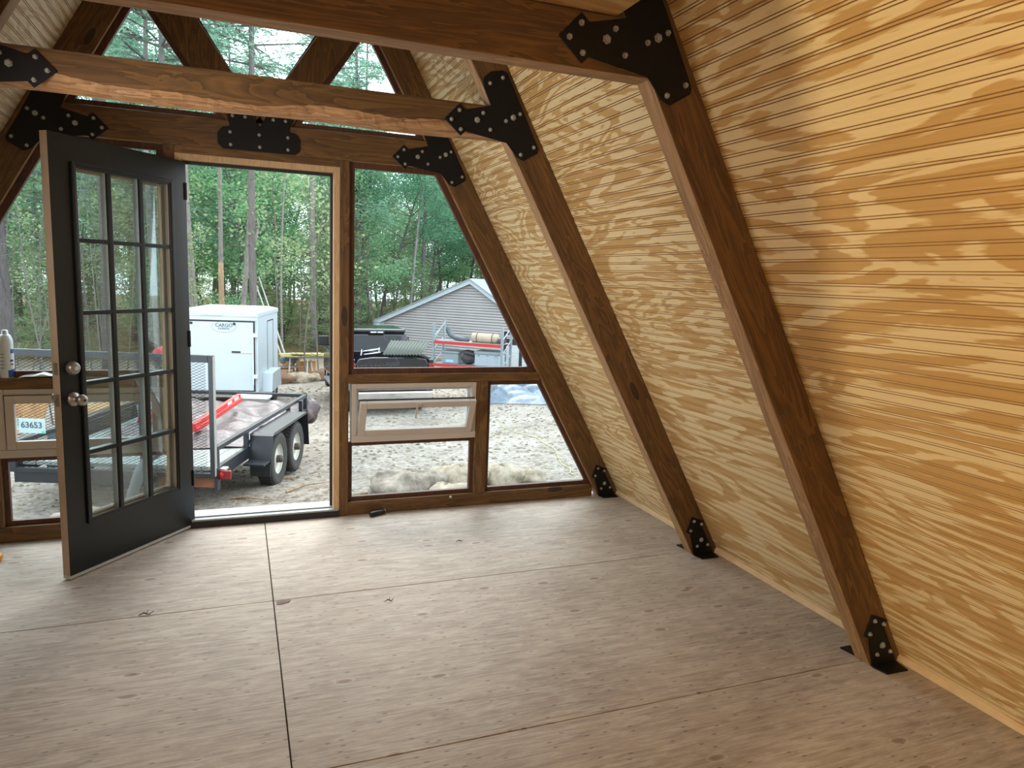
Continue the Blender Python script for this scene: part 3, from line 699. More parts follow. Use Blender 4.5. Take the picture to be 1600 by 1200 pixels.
tg = MB(); tg.tube([TP(-.3, TL, -.68), TP(-1.06, TL + 1.2, -.70)], .04, 8).tube([TP(-1.8, TL, -.68), TP(-1.06, TL + 1.2, -.70)], .04, 8).tube([TP(-1.06, TL + 1.1, -.68), TP(-1.06, TL + 1.1, -1.38)], .03, 8)
tg.build('tongue', m_tblk, tr)
for side in (0, 1):
    def bx(v): return v if side == 0 else -TWD - v
    fd = MB(TM)
    prof = [(.93, -.80), (1.02, -.475), (1.08, -.445), (2.50, -.455), (2.56, -.49), (2.63, -.95)]
    for i in range(len(prof) - 1):
        (a0, z0), (a1, z1) = prof[i], prof[i + 1]
        b0, b1 = sorted((bx(.0), bx(.27)))
        fd.prism([(b0, a0, z0), (b1, a0, z0), (b1, a1, z1), (b0, a1, z1)], (0, 0, -.006) if i in (1, 2, 3) else (0, .006, 0))
    # drooping outer lip
    e0, e1 = sorted((bx(.262), bx(.27))); fd.box((e0, 1.08, -.48), (e1, 2.50, -.45))
    b0, b1 = sorted((bx(0), bx(.008))); fd.box((b0, 1.0, -.8), (b1, 2.56, -.45))
    fd.build('fender', m_tblk, tr)
    b0, b1 = sorted((bx(.02), bx(.26))); st = MB(TM).box((b0, .70, -.765), (b1, .93, -.745)).box((b0, .93, -.95), (b1, .945, -.745)); st.build('fender_step', m_tblk, tr)
    for ai, a in enumerate((1.36, 2.14)):
        zc = -1.175 + .335 if ai == 0 else -1.20 + .335; c = TP(bx(.15), a, zc); ax = TP(bx(1.15), a, zc) - c
        R_ = .335; prof = [(.19, -.085), (.29, -.10), (.322, -.088), (R_, -.055), (R_, .055), (.322, .088), (.29, .10), (.19, .085)]
        tw_ = MB().lathe(prof, c, ax, 36, cap=False)
        # tread blocks
        axn = ax.normalized(); u = axn.orthogonal().normalized(); w = axn.cross(u)
        for k in range(40):
            ang = 2 * math.pi * k / 40; rd = u * math.cos(ang) + w * math.sin(ang); tg_ = axn.cross(rd)
            for off in (-.058, -.02, .02, .058):
                p = c + rd * (R_ - .003) + axn * off + tg_ * (.008 if off in (-.02, .058) else -.008)
                vs = [p + axn * sx * .016 + tg_ * sy * .017 + rd * sz for sz in (0, .010) for sx, sy in ((-1, -1), (1, -1), (1, 1), (-1, 1))]
                tw_.add(vs, [(0, 1, 5, 4), (1, 2, 6, 5), (2, 3, 7, 6), (3, 0, 4, 7), (4, 5, 6, 7)])
        wheel = tw_.build('wheel', m_tire, tr)
        rim = MB().lathe([(.19, -.07), (.195, .075), (.185, .08), (.175, .05), (.15, .03), (.09, .045), (.085, .055), (.045, .06), (.04, .12), (.03, .125)], c, ax, 24)
        rim.build('rim', m_rim, wheel)
        MB().lathe([(.048, .05), (.046, .11), (.036, .13), (.01, .135)], c, ax, 14).build('hub', m_hub, wheel)
lb = MB(TM).box((-.03, .02, -.735), (.13, .06, -.635)).build('tail_lamp', m_lamp, tr, bevel=.01)
MB(TM).lathe([(.036, 0), (.034, .010), (.01, .016)], (.03, .02, -.685), (0, -1, 0), 16).build('round_lens', plain('bright_red_lens', (150, 10, 14), .25), lb)
MB(TM).box((-.05, .05, -.645), (.06, .16, -.625)).build('lamp_bracket', m_rim, tr)
MB(TM).box((.02, 1.00, -.66), (.06, 1.02, -.60)).build('red_reflector', m_lamp, tr)
# ramp gate
gf = MB(TM)
GZ, GT = -.70, .60
gf.box((-TWD - .03, -.06, GZ), (-TWD + .05, -.01, GT)).box((-.05, -.06, GZ), (.0, -.01, GT)).box((-TWD + .05, -.06, GT - .075), (-.05, -.01, GT)).box((-TWD + .05, -.06, GZ), (-.05, -.01, GZ + .05))
gt = gf.build('ramp_gate', m_trust if False else m_tblk, tr, bevel=.004)
for b in (-1.45, -.78): MB(TM).box((b, -.05, GZ + .05), (b + .045, -.015, GT - .075)).build('gate_upright', m_tblk, gt)
MB(TM).box((.0005, -.062, GZ + .02), (.005, -.008, GT - .01)).build('gate_edge', m_galvd, gt)
mesh = MB(TM); cw, ch = .062, .030; wv = .0048
nxg = int((TWD - .10) / cw); nzg = int((GT - GZ - .125) / ch)
for j in range(nzg):
    z = GZ + .05 + j * ch
    for i in range(nxg):
        x = -TWD + .05 + i * cw
        for (xa, za, xb, zb) in ((x, z, x + cw / 2, z + ch / 2), (x + cw / 2, z + ch / 2, x + cw, z), (x, z + ch, x + cw / 2, z + ch / 2), (x + cw / 2, z + ch / 2, x + cw, z + ch)):
            mesh.add([(xa, -.034, za - wv / 2), (xb, -.030, zb - wv / 2), (xb, -.034, zb + wv / 2), (xa, -.038, za + wv / 2)], [(0, 1, 2, 3)])
mesh.build('expanded_mesh', m_tblk, gt, kind='stuff')
# licence plate
m_plate = plain('pale_green_plate', (160, 178, 178), .45, 0, .06, 12); m_ink = plain('dark_plate_ink', (52, 70, 78), .5)
lp = MB(TM).box((-2.045, -.068, -.275), (-1.735, -.064, -.120)).build('licence_plate', m_plate, tr)
bx_ = TM.to_3x3() @ Vector((1, 0, 0))
text_obj('63653', 'plate_number', m_ink, lp, TP(-1.875, -.070, -.192), bx_, (0, 0, 1), .088, .0008, .0012)
for k, ch_ in enumerate('AGRI'):
    text_obj(ch_, 'plate_letter', m_ink, lp, TP(-2.012, -.070, -.138 - k * .027), bx_, (0, 0, 1), .028)
MB(TM).box((-2.035, -.0705, -.269), (-2.005, -.0685, -.243)).build('plate_sticker', plain('orange_sticker', (196, 120, 88), .5), lp)
MB(TM).box((-1.775, -.0705, -.271), (-1.742, -.0685, -.248)).build('plate_sticker', plain('green_sticker', (70, 176, 140), .5), lp)
# load
t = NT('brown_tarp'); o = t.obj(); n = t.noise(o, 9, 5, .6); t.bump(n, .6, .03)
m_tarp = t.out(t.ramp(n, [(.3, (58, 46, 45)), (.7, (98, 84, 86))]), .38, spec=.6)
def tarpf(u, v):
    b = -1.72 + 1.66 * u; a = .84 + 2.6 * v
    h = .05 + .08 * math.sin(math.pi * u) ** .7 * (.5 + .5 * math.sin(math.pi * min(1, v * 1.1)) ** .5)
    h += .045 * math.sin(9 * u + 5 * v) * math.sin(11 * v + 2 * u) + .028 * abs(math.sin(14 * v + 4 * u)) + .018 * math.sin(23 * u + 9 * v) + .014 * math.sin(31 * v - 12 * u)
    if v < .12: h *= v / .12 * .85 + .15
    return (b, a + .10 * math.sin(6 * u + 1) * (1 - v), -.60 + max(.006, h))
tp = MB(TM).grid(tarpf, 60, 70).build('load_tarp', m_tarp, smooth=True)
tag(tp, 'crumpled brown tarp spread over the trailer deck', 'tarp')
def bulge(u, v):
    th = u * 2 * math.pi; p = (v - .5) * math.pi; d = 1 + .12 * math.sin(5 * th + 2) + .10 * math.sin(3 * th + 4 * p) + .05 * math.sin(9 * th + 7 * p)
    return (-.04 + .17 * d * math.cos(p) * math.cos(th), 3.72 + .16 * d * math.cos(p) * math.sin(th), -.66 + .19 * d * math.sin(p))
tag(MB(TM).grid(bulge, 30, 16).build('tarp_bundle', m_tarp, smooth=True), 'bunched brown tarp bulging over the front corner of the trailer', 'tarp')
m_rb = plain('red_rack_steel', (186, 48, 42), .4, 0, .06, 4)
rbm = empty('rack_beam', tuple(TP(-.62, 1.7, -.5)), 'long red steel beam lying on the brown tarp', 'steel beam')
P0, P1 = TP(-.66, .98, -.385), TP(-.60, 2.32, -.235); dv = (P1 - P0).normalized(); sv = dv.cross(Vector((0, 0, 1))).normalized(); uv = sv.cross(dv)
BMx = Matrix((sv, dv, uv)).transposed().to_4x4(); BMx.translation = P0
Ln = (P1 - P0).length
MB(BMx).box((-.025, 0, -.065), (.025, Ln, .04)).box((.025, 0, -.065), (.045, Ln, -.01)).build('beam', m_rb, rbm, bevel=.004)
for k in (.68, .84): MB(BMx).box((.0255, Ln * k, -.005), (.0275, Ln * k + .13, .030)).build('label_sticker', m_canwhite, rbm)
for k, (b0, a0, b1, a1, zz) in enumerate(((-1.5, 1.4, -1.42, 2.3, -.42),)):
    p0, p1 = TP(b0, a0, zz), TP(b1, a1, zz + .05); dv = (p1 - p0).normalized(); sv = dv.cross(Vector((0, 0, 1))).normalized(); uv = sv.cross(dv)
    m_ = Matrix((sv, dv, uv)).transposed().to_4x4(); m_.translation = p0
    tag(MB(m_).box((-.025, 0, -.04), (.025, (p1 - p0).length, .04)).box((-.04, 0, -.04), (-.025, (p1 - p0).length, .0)).build('rack_beam', m_rb, bevel=.004), 'red steel beam behind the trailer gate mesh', 'steel beam', 'red beams behind the mesh')
gb = empty('storage_box', tuple(TP(-.78, 3.36, -.60)), 'grey wooden box with pale rim at the front of the trailer', 'box')
m_grey = plain('weathered_grey_board', (126, 122, 116), .85)
MB(TM).box((-1.02, 3.26, -.60), (-.54, 3.46, -.43)).build('body', m_grey, gb)
MB(TM).box((-1.04, 3.25, -.43), (-.52, 3.48, -.40)).build('rim', m_canwhite, gb)
# --- hose by the gate
hp = [(-1.18, 3.45), (-1.12, 3.42), (-1.05, 3.40), (-.95, 3.42), (-.83, 3.50)]; hzv = [-.97, -.72, -.50, -.36, -.30]
hpts = []
for i in range(4):
    for k in range(12):
        u = k / 12; hpts.append((hp[i][0] * (1 - u) + hp[i + 1][0] * u, hp[i][1] * (1 - u) + hp[i + 1][1] * u - .12, hzv[i] * (1 - u) + hzv[i + 1] * u))
tag(MB().tube(hpts, [.055 if i % 2 else .047 for i in range(len(hpts))], 10).build('drain_hose', plain('grey_corrugated_plastic', (84, 88, 88), .5), smooth=True), 'bent grey corrugated hose leaning against the trailer gate', 'hose')
mb = MB(); mb.grid(lambda u, v: (-.80 + .34 * u, 2.75 + .28 * v, hz(-.6, 2.9) + .02 + .10 * math.sin(math.pi * u) * math.sin(math.pi * v) * (1 + .5 * math.sin(13 * u + 5 * v))), 16, 12)
o = mb.build('plastic_sheet', m_plast, smooth=True); tag(o, 'crumpled pale plastic sheet on the ground behind the door glass', 'plastic sheet')
mb = MB(); mb.grid(lambda u, v: (-.60 + .30 * u, 1.72 + .24 * v, hz(-.5, 2) + .03 + .20 * (math.sin(math.pi * u) * math.sin(math.pi * v)) ** .6 * (1 + .4 * math.sin(9 * u + 3 * v))), 16, 12)
tag(mb.build('bin_bag', m_blkpl, smooth=True), 'crumpled black plastic bag just outside the threshold by the hinge side', 'bag')

# ---------------------------------------------------------------- cargo trailer
ca, cb = (.208, .978), (.978, -.208)
CM = Matrix(((cb[0], ca[0], 0, .325), (cb[1], ca[1], 0, 15.0), (0, 0, 1, 0), (0, 0, 0, 1)))
m_white = plain('white_trailer_skin', (172, 184, 190), .35, .05, .03, 2); m_seam = plain('black_gasket', (30, 34, 36), .6)
cg = empty('cargo_trailer', tuple(CM @ Vector((-1.06, 1.6, -2.1))), 'white enclosed cargo trailer with a rear ramp door', 'trailer')
CW, CL, CT, CB = 2.13, 3.1, .42, -1.64
MB(CM).box((-CW, 0.02, CB), (0, CL, CT - .12)).build('body', m_white, cg, bevel=.01)
MB(CM).prism([(-CW - .02, -.02, CT - .13), (.02, -.02, CT - .13), (.02, -.02, CT - .02), (-.25, -.02, CT + .03), (-CW + .25, -.02, CT + .03), (-CW - .02, -.02, CT - .02)], (0, CL + .04, 0)).build('roof', m_white, cg, bevel=.012)
MB(CM).box((-CW, -.012, CT - .215), (0, .02, CT - .13)).build('header_trim', m_white, cg)
MB(CM).box((-CW + .06, -.004, CB + .02), (-.06, .03, CT - .215)).build('door_gasket', m_seam, cg)
rd = MB(CM).box((-CW + .09, -.025, CB + .05), (-.095, .0, CT - .26)).build('ramp_door', m_white, cg, bevel=.006)
for b in (-CW + .55, -.55): MB(CM).lathe([(.035, 0), (.035, .02), (.012, .03)], (b, -.025, CT - .30), (0, -1, 0), 12).build('hinge_bolt', m_seam, rd)
xd = CM.to_3x3() @ Vector((1, 0, 0))
text_obj('CARGO', 'logo_lettering', m_ink, rd, CM @ Vector((-.80, -.029, .075)), xd, (0, 0, 1), .118, .001, .0015)
text_obj('EXPRESS', 'logo_lettering', m_ink, rd, CM @ Vector((-.80, -.029, -.01)), xd, (0, 0, 1), .075, .001, .0)
ov = MB(CM); N = 40
for i in range(N):
    a0, a1 = 2 * math.pi * i / N, 2 * math.pi * (i + 1) / N
    def e(a, k): return (-.80 + (.29 + k) * math.cos(a), -.0265, .035 + (.135 + k) * math.sin(a))
    ov.add([e(a0, 0), e(a1, 0), e(a1, .007), e(a0, .007)], [(0, 1, 2, 3)])
ov.build('logo_oval', m_ink, rd)
MB(CM).box((-.62, -.05, -.615), (-.40, -.025, -.575)).build('latch_handle', m_seam, rd)
MB(CM).box((-.40, -.05, -.615), (-.09, -.025, -.585)).build('latch_arm', m_spacer, rd)
MB(CM).box((-.40, -.028, -.44), (-.30, -.025, -.42)).box((-.36, -.035, -.55), (-.32, -.025, -.50)).build('padlock', m_spacer, rd)
for b in (-.115,): MB(CM).box((b, -.055, CB + .2), (b + .03, -.02, -.10)).build('lock_rod', m_spacer, rd)
for z in (-.16, -1.22): MB(CM).box((-.10, -.05, z - .05), (.006, .0, z + .05)).build('rod_bracket', m_spacer, cg)
MB(CM).box((-.012 + 0, .0, CB), (.012, .06, CT - .13)).build('corner_post', m_white, cg)
# right side: door seam, fender, wheel
for y in (1.4, 2.3): MB(CM).box((.0, y, -1.35), (.006, y + .03, CT - .30)).build('side_door_seam', m_seam, cg)
MB(CM).box((.0, 1.4, CT - .32), (.006, 2.33, CT - .29)).build('side_door_seam', m_seam, cg)
MB(CM).prism([(0, .55, -1.72), (0, .70, -1.22), (0, 1.95, -1.22), (0, 2.1, -1.72)], (.26, 0, 0)).build('fender', m_white, cg, bevel=.01)
cw_ = MB(); cc_ = CM @ Vector((.13, 1.3, -1.78)); axc = CM.to_3x3() @ Vector((1, 0, 0))
wl_ = cw_.lathe([(.19, -.09), (.33, -.1), (.35, -.06), (.35, .06), (.33, .1), (.19, .09)], cc_, axc, 28, cap=False).build('wheel', m_tire, cg)
MB().lathe([(.19, .05), (.10, .06), (.05, .09), (.04, .1)], cc_, axc, 16).build('rim', m_rim, wl_)
cc_ = CM @ Vector((-CW + .1, 1.3, -1.78)); MB().lathe([(.19, -.09), (.33, -.1), (.35, -.06), (.35, .06), (.33, .1), (.19, .09)], cc_, axc, 20).build('wheel', m_tire, cg)
MB(CM).box((-CW, -.06, CB - .12), (0, .04, CB)).build('rear_bumper', m_grey, cg)
MB(CM).box((-.24, -.04, CT - .10), (-.02, -.02, CT - .02)).build('clearance_lamp', m_spacer, cg)
MB(CM).box((-1.35, -.05, CT - .085), (-.82, -.02, CT - .045)).build('light_bar', m_spacer, cg)

# ---------------------------------------------------------------- pickup truck
TG = -1.88
KM = Matrix(((1, 0, 0, 3.29), (0, 1, 0, 12.40), (0, 0, 1, TG), (0, 0, 0, 1)))
m_paint = plain('glossy_black_paint', (20, 22, 30), .12, .1, .03, 2, .7); m_tglass = plain('dark_car_glass', (18, 22, 28), .08, 0, .02, 2, .35); m_chrome = plain('chrome', (200, 204, 208), .12, 1.0, .02)
m_silver = plain('silver_trim', (168, 180, 188), .3, .6, .03)
tk = empty('pickup_truck', (3.29, 15.2, TG), 'black pickup truck parked with its tailgate towards the cabin', 'truck')
bed = MB(KM)
bed.box((-1.0, .0, .62), (-.88, 2.0, 1.40)).box((.88, 0, .62), (1.0, 2.0, 1.40)).box((-.88, 1.94, .62), (.88, 2.0, 1.40)).box((-.88, .05, .62), (.88, 1.94, .70))
bed.build('bed', m_paint, tk, bevel=.05, seg=3)
MB(KM).prism([(-.86, .0, .66), (.86, .0, .66), (.86, .0, 1.30), (.80, .0, 1.40), (.5, 0, 1.44), (-.5, 0, 1.44), (-.80, 0, 1.40), (-.86, 0, 1.30)], (0, .07, 0)).build('tailgate', m_paint, tk, bevel=.02)
MB(KM).box((-.16, -.015, 1.26), (.16, .01, 1.33)).build('tailgate_handle', m_blkpl, tk)
for s in (-1, 1):
    a, b = sorted((s * .87, s * 1.005)); MB(KM).box((a, -.012, .88), (b, .10, 1.30)).build('tail_lamp', m_lamp, tk, bevel=.02)
MB(KM).box((-.95, -.16, .46), (.95, .02, .64)).build('rear_bumper', m_chrome, tk, bevel=.03, seg=3)
lowb = MB(KM).box((-1.0, 2.0, .45), (1.0, 5.5, 1.22)); lowb.build('body', m_paint, tk, bevel=.08, seg=3)
cabp = [(2.03, 1.20), (2.16, 1.80), (2.40, 1.90), (3.60, 1.92), (4.02, 1.84), (4.62, 1.24)]
cb_ = MB(KM); n = len(cabp)
vs = []
for s in (-1, 1):
    for (y, z) in cabp:
        hw = .98 - .20 * max(0, (z - 1.2)) / .7
        vs.append((s * hw, y, z))
fs = [tuple(range(n - 1, -1, -1)), tuple(range(n, 2 * n))] + [(i, (i + 1) % n, n + (i + 1) % n, n + i) for i in range(n)]
cb_.add(vs, fs); cb_.build('cab', m_paint, tk, bevel=.05, seg=3)
MB(KM).prism([(-.72, 2.055, 1.27), (.72, 2.055, 1.27), (.66, 2.165, 1.78), (-.66, 2.165, 1.78)], (0, -.012, .003)).build('rear_window', m_tglass, tk)
for xx in (-.26, .26): MB(KM).prism([(xx - .012, 2.05, 1.28), (xx + .012, 2.05, 1.28), (xx + .012, 2.158, 1.77), (xx - .012, 2.158, 1.77)], (0, -.018, .003)).build('window_divider', m_blkpl, tk)
MB(KM).box((-.78, 2.17, 1.84), (.78, 3.7, 1.945)).build('roof_panel', m_paint, tk, bevel=.04, seg=3)
MB(KM).box((-.20, 2.10, 1.84), (.20, 2.20, 1.90)).build('brake_light', m_blkpl, tk)
for xx in (-.17, .01): MB(KM).box((xx, 2.09, 1.855), (xx + .15, 2.105, 1.885)).build('cargo_light', m_canwhite, tk)
for s in (-1, 1):
    for (ya, yb, yc, yd) in ((2.30, 2.42, 3.05, 3.08), (3.16, 3.14, 3.70, 4.25)):
        hw0, hw1 = .965, .80
        MB(KM).prism([(s * hw0, ya, 1.27), (s * hw0, yd, 1.27), (s * hw1, yc, 1.82), (s * hw1, yb, 1.82)], (s * .012, 0, 0)).build('side_window', m_tglass, tk)
    a, b = sorted((s * 1.02, s * 1.30)); MB(KM).box((a, 4.05, 1.34), (b, 4.16, 1.60)).build('towing_mirror', m_blkpl, tk, bevel=.02)
    a, b = sorted((s * .93, s * 1.10)); MB(KM).box((a, 4.09, 1.32), (b, 4.13, 1.36)).build('mirror_arm', m_blkpl, tk)
    a, b = sorted((s * .92, s * 1.12)); MB(KM).box((a, 2.3, .36), (b, 4.3, .42)).build('running_board', m_silver, tk)
    for y in (1.05, 5.0):
        c = KM @ Vector((s * .86, y, .385)); ax = Vector((s, 0, 0))
        w_ = MB().lathe([(.23, -.12), (.36, -.13), (.385, -.09), (.385, .09), (.36, .13), (.23, .12)], c, ax, 30, cap=False).build('wheel', m_tire, tk)
        MB().lathe([(.23, .09), (.20, .06), (.10, .07), (.07, .12), (.02, .125)], c, ax, 18).build('rim', m_chrome, w_)
hd = MB(KM).prism([(-.94, 4.5, 1.2), (.94, 4.5, 1.2), (.90, 4.5, 1.27), (-.90, 4.5, 1.27)], (0, 1.25, -.06)); hd.build('hood', m_paint, tk, bevel=.04, seg=3)
MB(KM).box((-.98, 5.45, .5), (.98, 5.72, .78)).build('front_bumper', m_chrome, tk, bevel=.05, seg=3)
m_cor = plain('grey_green_metal_sheet', (80, 83, 74), .6, .2, .04)
BLp, BRp, TRp, TLp = [Vector(p) for p in ((3.06, 12.52, -.385), (3.90, 12.15, -.35), (4.25, 12.70, -.09), (3.38, 13.11, -.10))]
def corf(u, v):
    p = (BLp * (1 - u) + BRp * u) * (1 - v) + (TLp * (1 - u) + TRp * u) * v
    return p + Vector((-.2, -.3, .9)).normalized() * .016 * math.sin(u * 2 * math.pi * 12)
o = MB().grid(corf, 96, 2).build('corrugated_sheet', m_cor, smooth=True); md = o.modifiers.new('solid', 'SOLIDIFY'); md.thickness = .003
tag(o, 'corrugated grey-green metal sheet propped on the truck bed', 'metal sheet')
ld = empty('tie_down_bars', (2.87, 12.9, -.45), 'pair of chrome bars lying across the left rail of the truck bed', 'metal bars')
for p0, p1 in (((2.66, 13.0, -.365), (3.06, 12.88, -.29)), ((2.70, 12.95, -.43), (3.08, 12.84, -.37))):
    MB().tube([p0, p1], .022, 10).build('bar', m_chrome, ld, smooth=True)
for p in ((2.66, 13.0, -.39), (3.06, 12.87, -.33)):
    MB().tube([(p[0] - .02, p[1], p[2] - .07), (p[0], p[1], p[2] + .08)], .02, 8).build('clamp', m_chrome, ld)

# ---------------------------------------------------------------- house
wd = Vector((.694, -.720, 0)); aw = Vector((.720, .694, 0)); pk = Vector((10.01, 27.47, 0))
HM = Matrix(((wd.x, aw.x, 0, pk.x), (wd.y, aw.y, 0, pk.y), (0, 0, 1, 0), (0, 0, 0, 1)))
m_side = plain('taupe_vinyl_siding', (164, 157, 156), .6, 0, .05, 1.5); m_fas = plain('white_fascia', (172, 182, 188), .5, 0, .03); m_roof = plain('pale_shingles', (140, 144, 147), .8, 0, .12, 14)
hs = empty('house', tuple(HM @ Vector((0, 4, -2.45))), 'one-storey house with taupe lap siding and a white-trimmed gable', 'house')
ZP, mL, mR, bL, bR = 1.40, .415, .60, -5.0, 3.6
def roofz(b): return ZP + (b * mL if b < 0 else -b * mR)
MB(HM).prism([(bL, .02, -2.6), (bR, .02, -2.6), (bR, .02, roofz(bR) - .1), (0, .02, ZP - .12), (bL, .02, roofz(bL) - .1)], (0, 9, 0)).build('walls', m_side, hs)
sd = MB(HM); z = -2.5; cH = .125
while z < ZP - .2:
    zt_ = z + cH
    l0 = max(bL, (z + .12 - ZP) / mL); r0 = min(bR, (ZP - z - .12) / mR); l1 = max(bL, (zt_ + .12 - ZP) / mL); r1 = min(bR, (ZP - zt_ - .12) / mR)
    if r1 > l1: sd.add([(l0, -.06, z + .034), (r0, -.06, z + .034), (r1, -.045, zt_), (l1, -.045, zt_), (l0, .012, z + .034), (r0, .012, z + .034)], [(0, 1, 2, 3), (4, 5, 1, 0)])
    z += cH
sd.build('lap_siding', m_side, hs, kind='stuff')
for s, m_, bb in ((-1, mL, bL - .32), (1, mR, bR + .32)):
    MB(HM).prism([(0, -.25, ZP + .02), (bb, -.25, ZP - abs(bb) * m_ + .02), (bb, -.25, ZP - abs(bb) * m_ - .17), (0, -.25, ZP - .17)], (0, .03, 0)).build('rake_fascia', m_fas, hs)
    MB(HM).prism([(0, -.30, ZP + .02), (bb, -.30, ZP - abs(bb) * m_ + .02), (bb, -.30, ZP - abs(bb) * m_ + .07), (0, -.30, ZP + .07)], (0, 9.6, 0)).build('roof', m_roof, hs)
    MB(HM).prism([(0, -.22, ZP - .02), (bb, -.22, ZP - abs(bb) * m_ - .02), (bb, -.22, ZP - abs(bb) * m_ - .05), (0, -.22, ZP - .05)], (0, .25, 0)).build('soffit', m_fas, hs)
MB(HM).box((bL - .01, -.08, -2.5), (bL + .16, .0, roofz(bL) - .12)).build('corner_board', m_fas, hs)
MB(HM).box((bL - .32, -.25, roofz(bL) - .30), (bL, .0, roofz(bL) - .12)).build('eave_return', m_fas, hs)

# ---------------------------------------------------------------- rack with its load
ra = Vector((2.06, -1.78, 0)).normalized(); rb = Vector((-ra.y, ra.x, 0))
RM = Matrix(((ra.x, rb.x, 0, 6.62), (ra.y, rb.y, 0, 21.35), (0, 0, 1, 0), (0, 0, 0, 1)))
m_galv = plain('galvanised_steel', (138, 147, 152), .45, .3, .08)
rk = empty('pallet_rack', tuple(RM @ Vector((1.4, .45, -2.3))), 'grey pallet rack with red shelf beams standing by the house wall', 'rack')
RL = 2.72
for i, x in enumerate((0.0, RL)):
    for y in (0, .9):
        MB(RM).box((x - .04, y - .04, -2.32), (x + .04, y + .04, -.18 if y == 0 else -.10)).build('upright', m_galv, rk)
    for k in range(4):
        z0 = -2.2 + k * .5; MB(RM).tube([(x, 0, z0), (x, .9, z0 + .45)], .022, 6).build('brace', m_galv, rk)
MB(RM).tube([(-.02, -.02, -.85), (.30, .35, -.15)], .035, 8).build('loose_strut', m_galv, rk)
for z in (-.88, -1.72):
    for y in (-.045, .90): MB(RM).box((.04, y - .02, z - .06), (RL - .04, y + .03, z + .05)).build('shelf_beam', m_rb, rk)
    MB(RM).box((.04, .0, z + .03), (RL - .04, .88, z + .05)).build('shelf_deck', m_galv, rk)
t_, m_tote = None, plain('grey_plastic_tote', (132, 142, 146), .5); m_dk = plain('dark_rag', (72, 68, 70), .9); m_tan = plain('tan_canvas', (176, 158, 134), .85, 0, .12, 8); m_toolg = plain('pale_grey_chest', (158, 168, 176), .45)
def onrack(x, y, z): return RM @ Vector((x, y, z))
tb = empty('storage_tote', tuple(onrack(.62, .4, -1.67)), 'grey lidded tote with a blue label on the lower rack shelf', 'tote')
MB(RM).box((.30, .12, -1.67), (.95, .75, -1.26)).build('tub', m_tote, tb, bevel=.03); MB(RM).box((.26, .08, -1.28), (.99, .79, -1.20)).build('lid', m_tote, tb, bevel=.02); MB(RM).box((.46, .105, -1.62), (.78, .12, -1.52)).build('label', plain('pale_blue_label', (150, 190, 216), .5), tb)
tb = empty('tool_chest', tuple(onrack(2.1, .4, -1.67)), 'long pale grey chest with black latches on the lower rack shelf', 'chest')
MB(RM).box((1.62, .10, -1.67), (2.58, .75, -1.24)).build('body', m_toolg, tb, bevel=.03); MB(RM).box((1.60, .08, -1.24), (2.60, .77, -1.12)).build('lid', m_tote, tb, bevel=.03)
for x in (1.75, 2.10, 2.42): MB(RM).box((x, .07, -1.28), (x + .08, .10, -1.27)).build('latch', m_blkpl, tb)
def blob(cx, cy, cz, rx, ry, rz, seed, M_):
    r0 = random.Random(seed); ph = [r0.uniform(0, 6) for _ in range(4)]; mb = MB(M_)
    def f(u, v):
        th = u * 2 * math.pi; p = (v - .5) * math.pi; d = 1 + .15 * math.sin(3 * th + ph[0]) + .12 * math.sin(5 * th + 3 * p + ph[1]) + .08 * math.sin(9 * p + ph[2])
        return (cx + rx * d * math.cos(p) * math.cos(th), cy + ry * d * math.cos(p) * math.sin(th), cz + rz * d * math.sin(p))
    return mb.grid(f, 22, 12)
tag(blob(1.28, .4, -1.44, .27, .25, .20, 3, RM).build('rag_pile', m_dk, smooth=True), 'heap of dark rags between the tote and the grey chest', 'rags')
tag(MB(RM).box((1.08, .15, -1.28), (1.60, .7, -1.18), 0, Matrix.Rotation(.12, 3, 'Y')).build('cardboard_box', m_dk, bevel=.02), 'dark flat box tilted on top of the rag heap', 'box')
rl = empty('canvas_roll', tuple(onrack(1.9, .4, -.85)), 'tan canvas roll lying on the upper rack shelf', 'roll')
MB(RM).tube([(1.38, .4, -.66), (1.42, .4, -.66), (2.38, .4, -.66), (2.42, .4, -.66)], [.12, .18, .175, .11], 18).build('roll', m_tan, rl, smooth=True)
for x in (1.6, 2.2): MB(RM).tube([(x, .4, -.66), (x + .03, .4, -.66)], .184, 18).build('strap', m_dk, rl)
tag(MB(RM).tube([(.42, .4, -.32), (.40, .4, -.45), (.50, .4, -.62), (.70, .4, -.72), (1.0, .4, -.755), (1.25, .4, -.76)], [.09, .095, .095, .095, .09, .08], 12).build('duct_hose', plain('dark_rubber_hose', (84, 88, 92), .5), smooth=True), 'curved dark hose on the upper rack shelf beside the canvas roll', 'hose')
tag(blob(2.55, .4, -.74, .13, .2, .11, 8, RM).build('rag_pile', m_dk, smooth=True), 'small dark bundle at right end of the upper rack shelf', 'rags')
# louvred panel beside the rack
LM = Matrix(((.93, .36, 0, 9.22), (-.36, .93, 0, 20.95), (0, 0, 1, 0), (0, 0, 0, 1)))
lv = empty('louvred_screen', tuple(LM @ Vector((.7, 0, -2.28))), 'dark framed screen with white louvre slats right of the rack', 'screen')
MB(LM).box((0, -.05, -2.28), (.12, .05, -.45)).box((.62, -.05, -2.28), (.74, .05, -.5)).box((1.3, -.05, -2.28), (1.42, .05, -.5)).box((.0, -.05, -.95), (1.42, .05, -.72)).box((.05, -.05, -.55), (1.4, .05, -.45)).build('frame', m_blkpl, lv)
for k in range(12):
    z = -2.2 + k * .105
    for x0, x1 in ((.12, .62), (.74, 1.3)):
        MB(LM).box((x0, -.03, z), (x1, -.02, z + .085), 0, Matrix.Rotation(.25, 3, 'X')).build('slat', m_canwhite, lv)
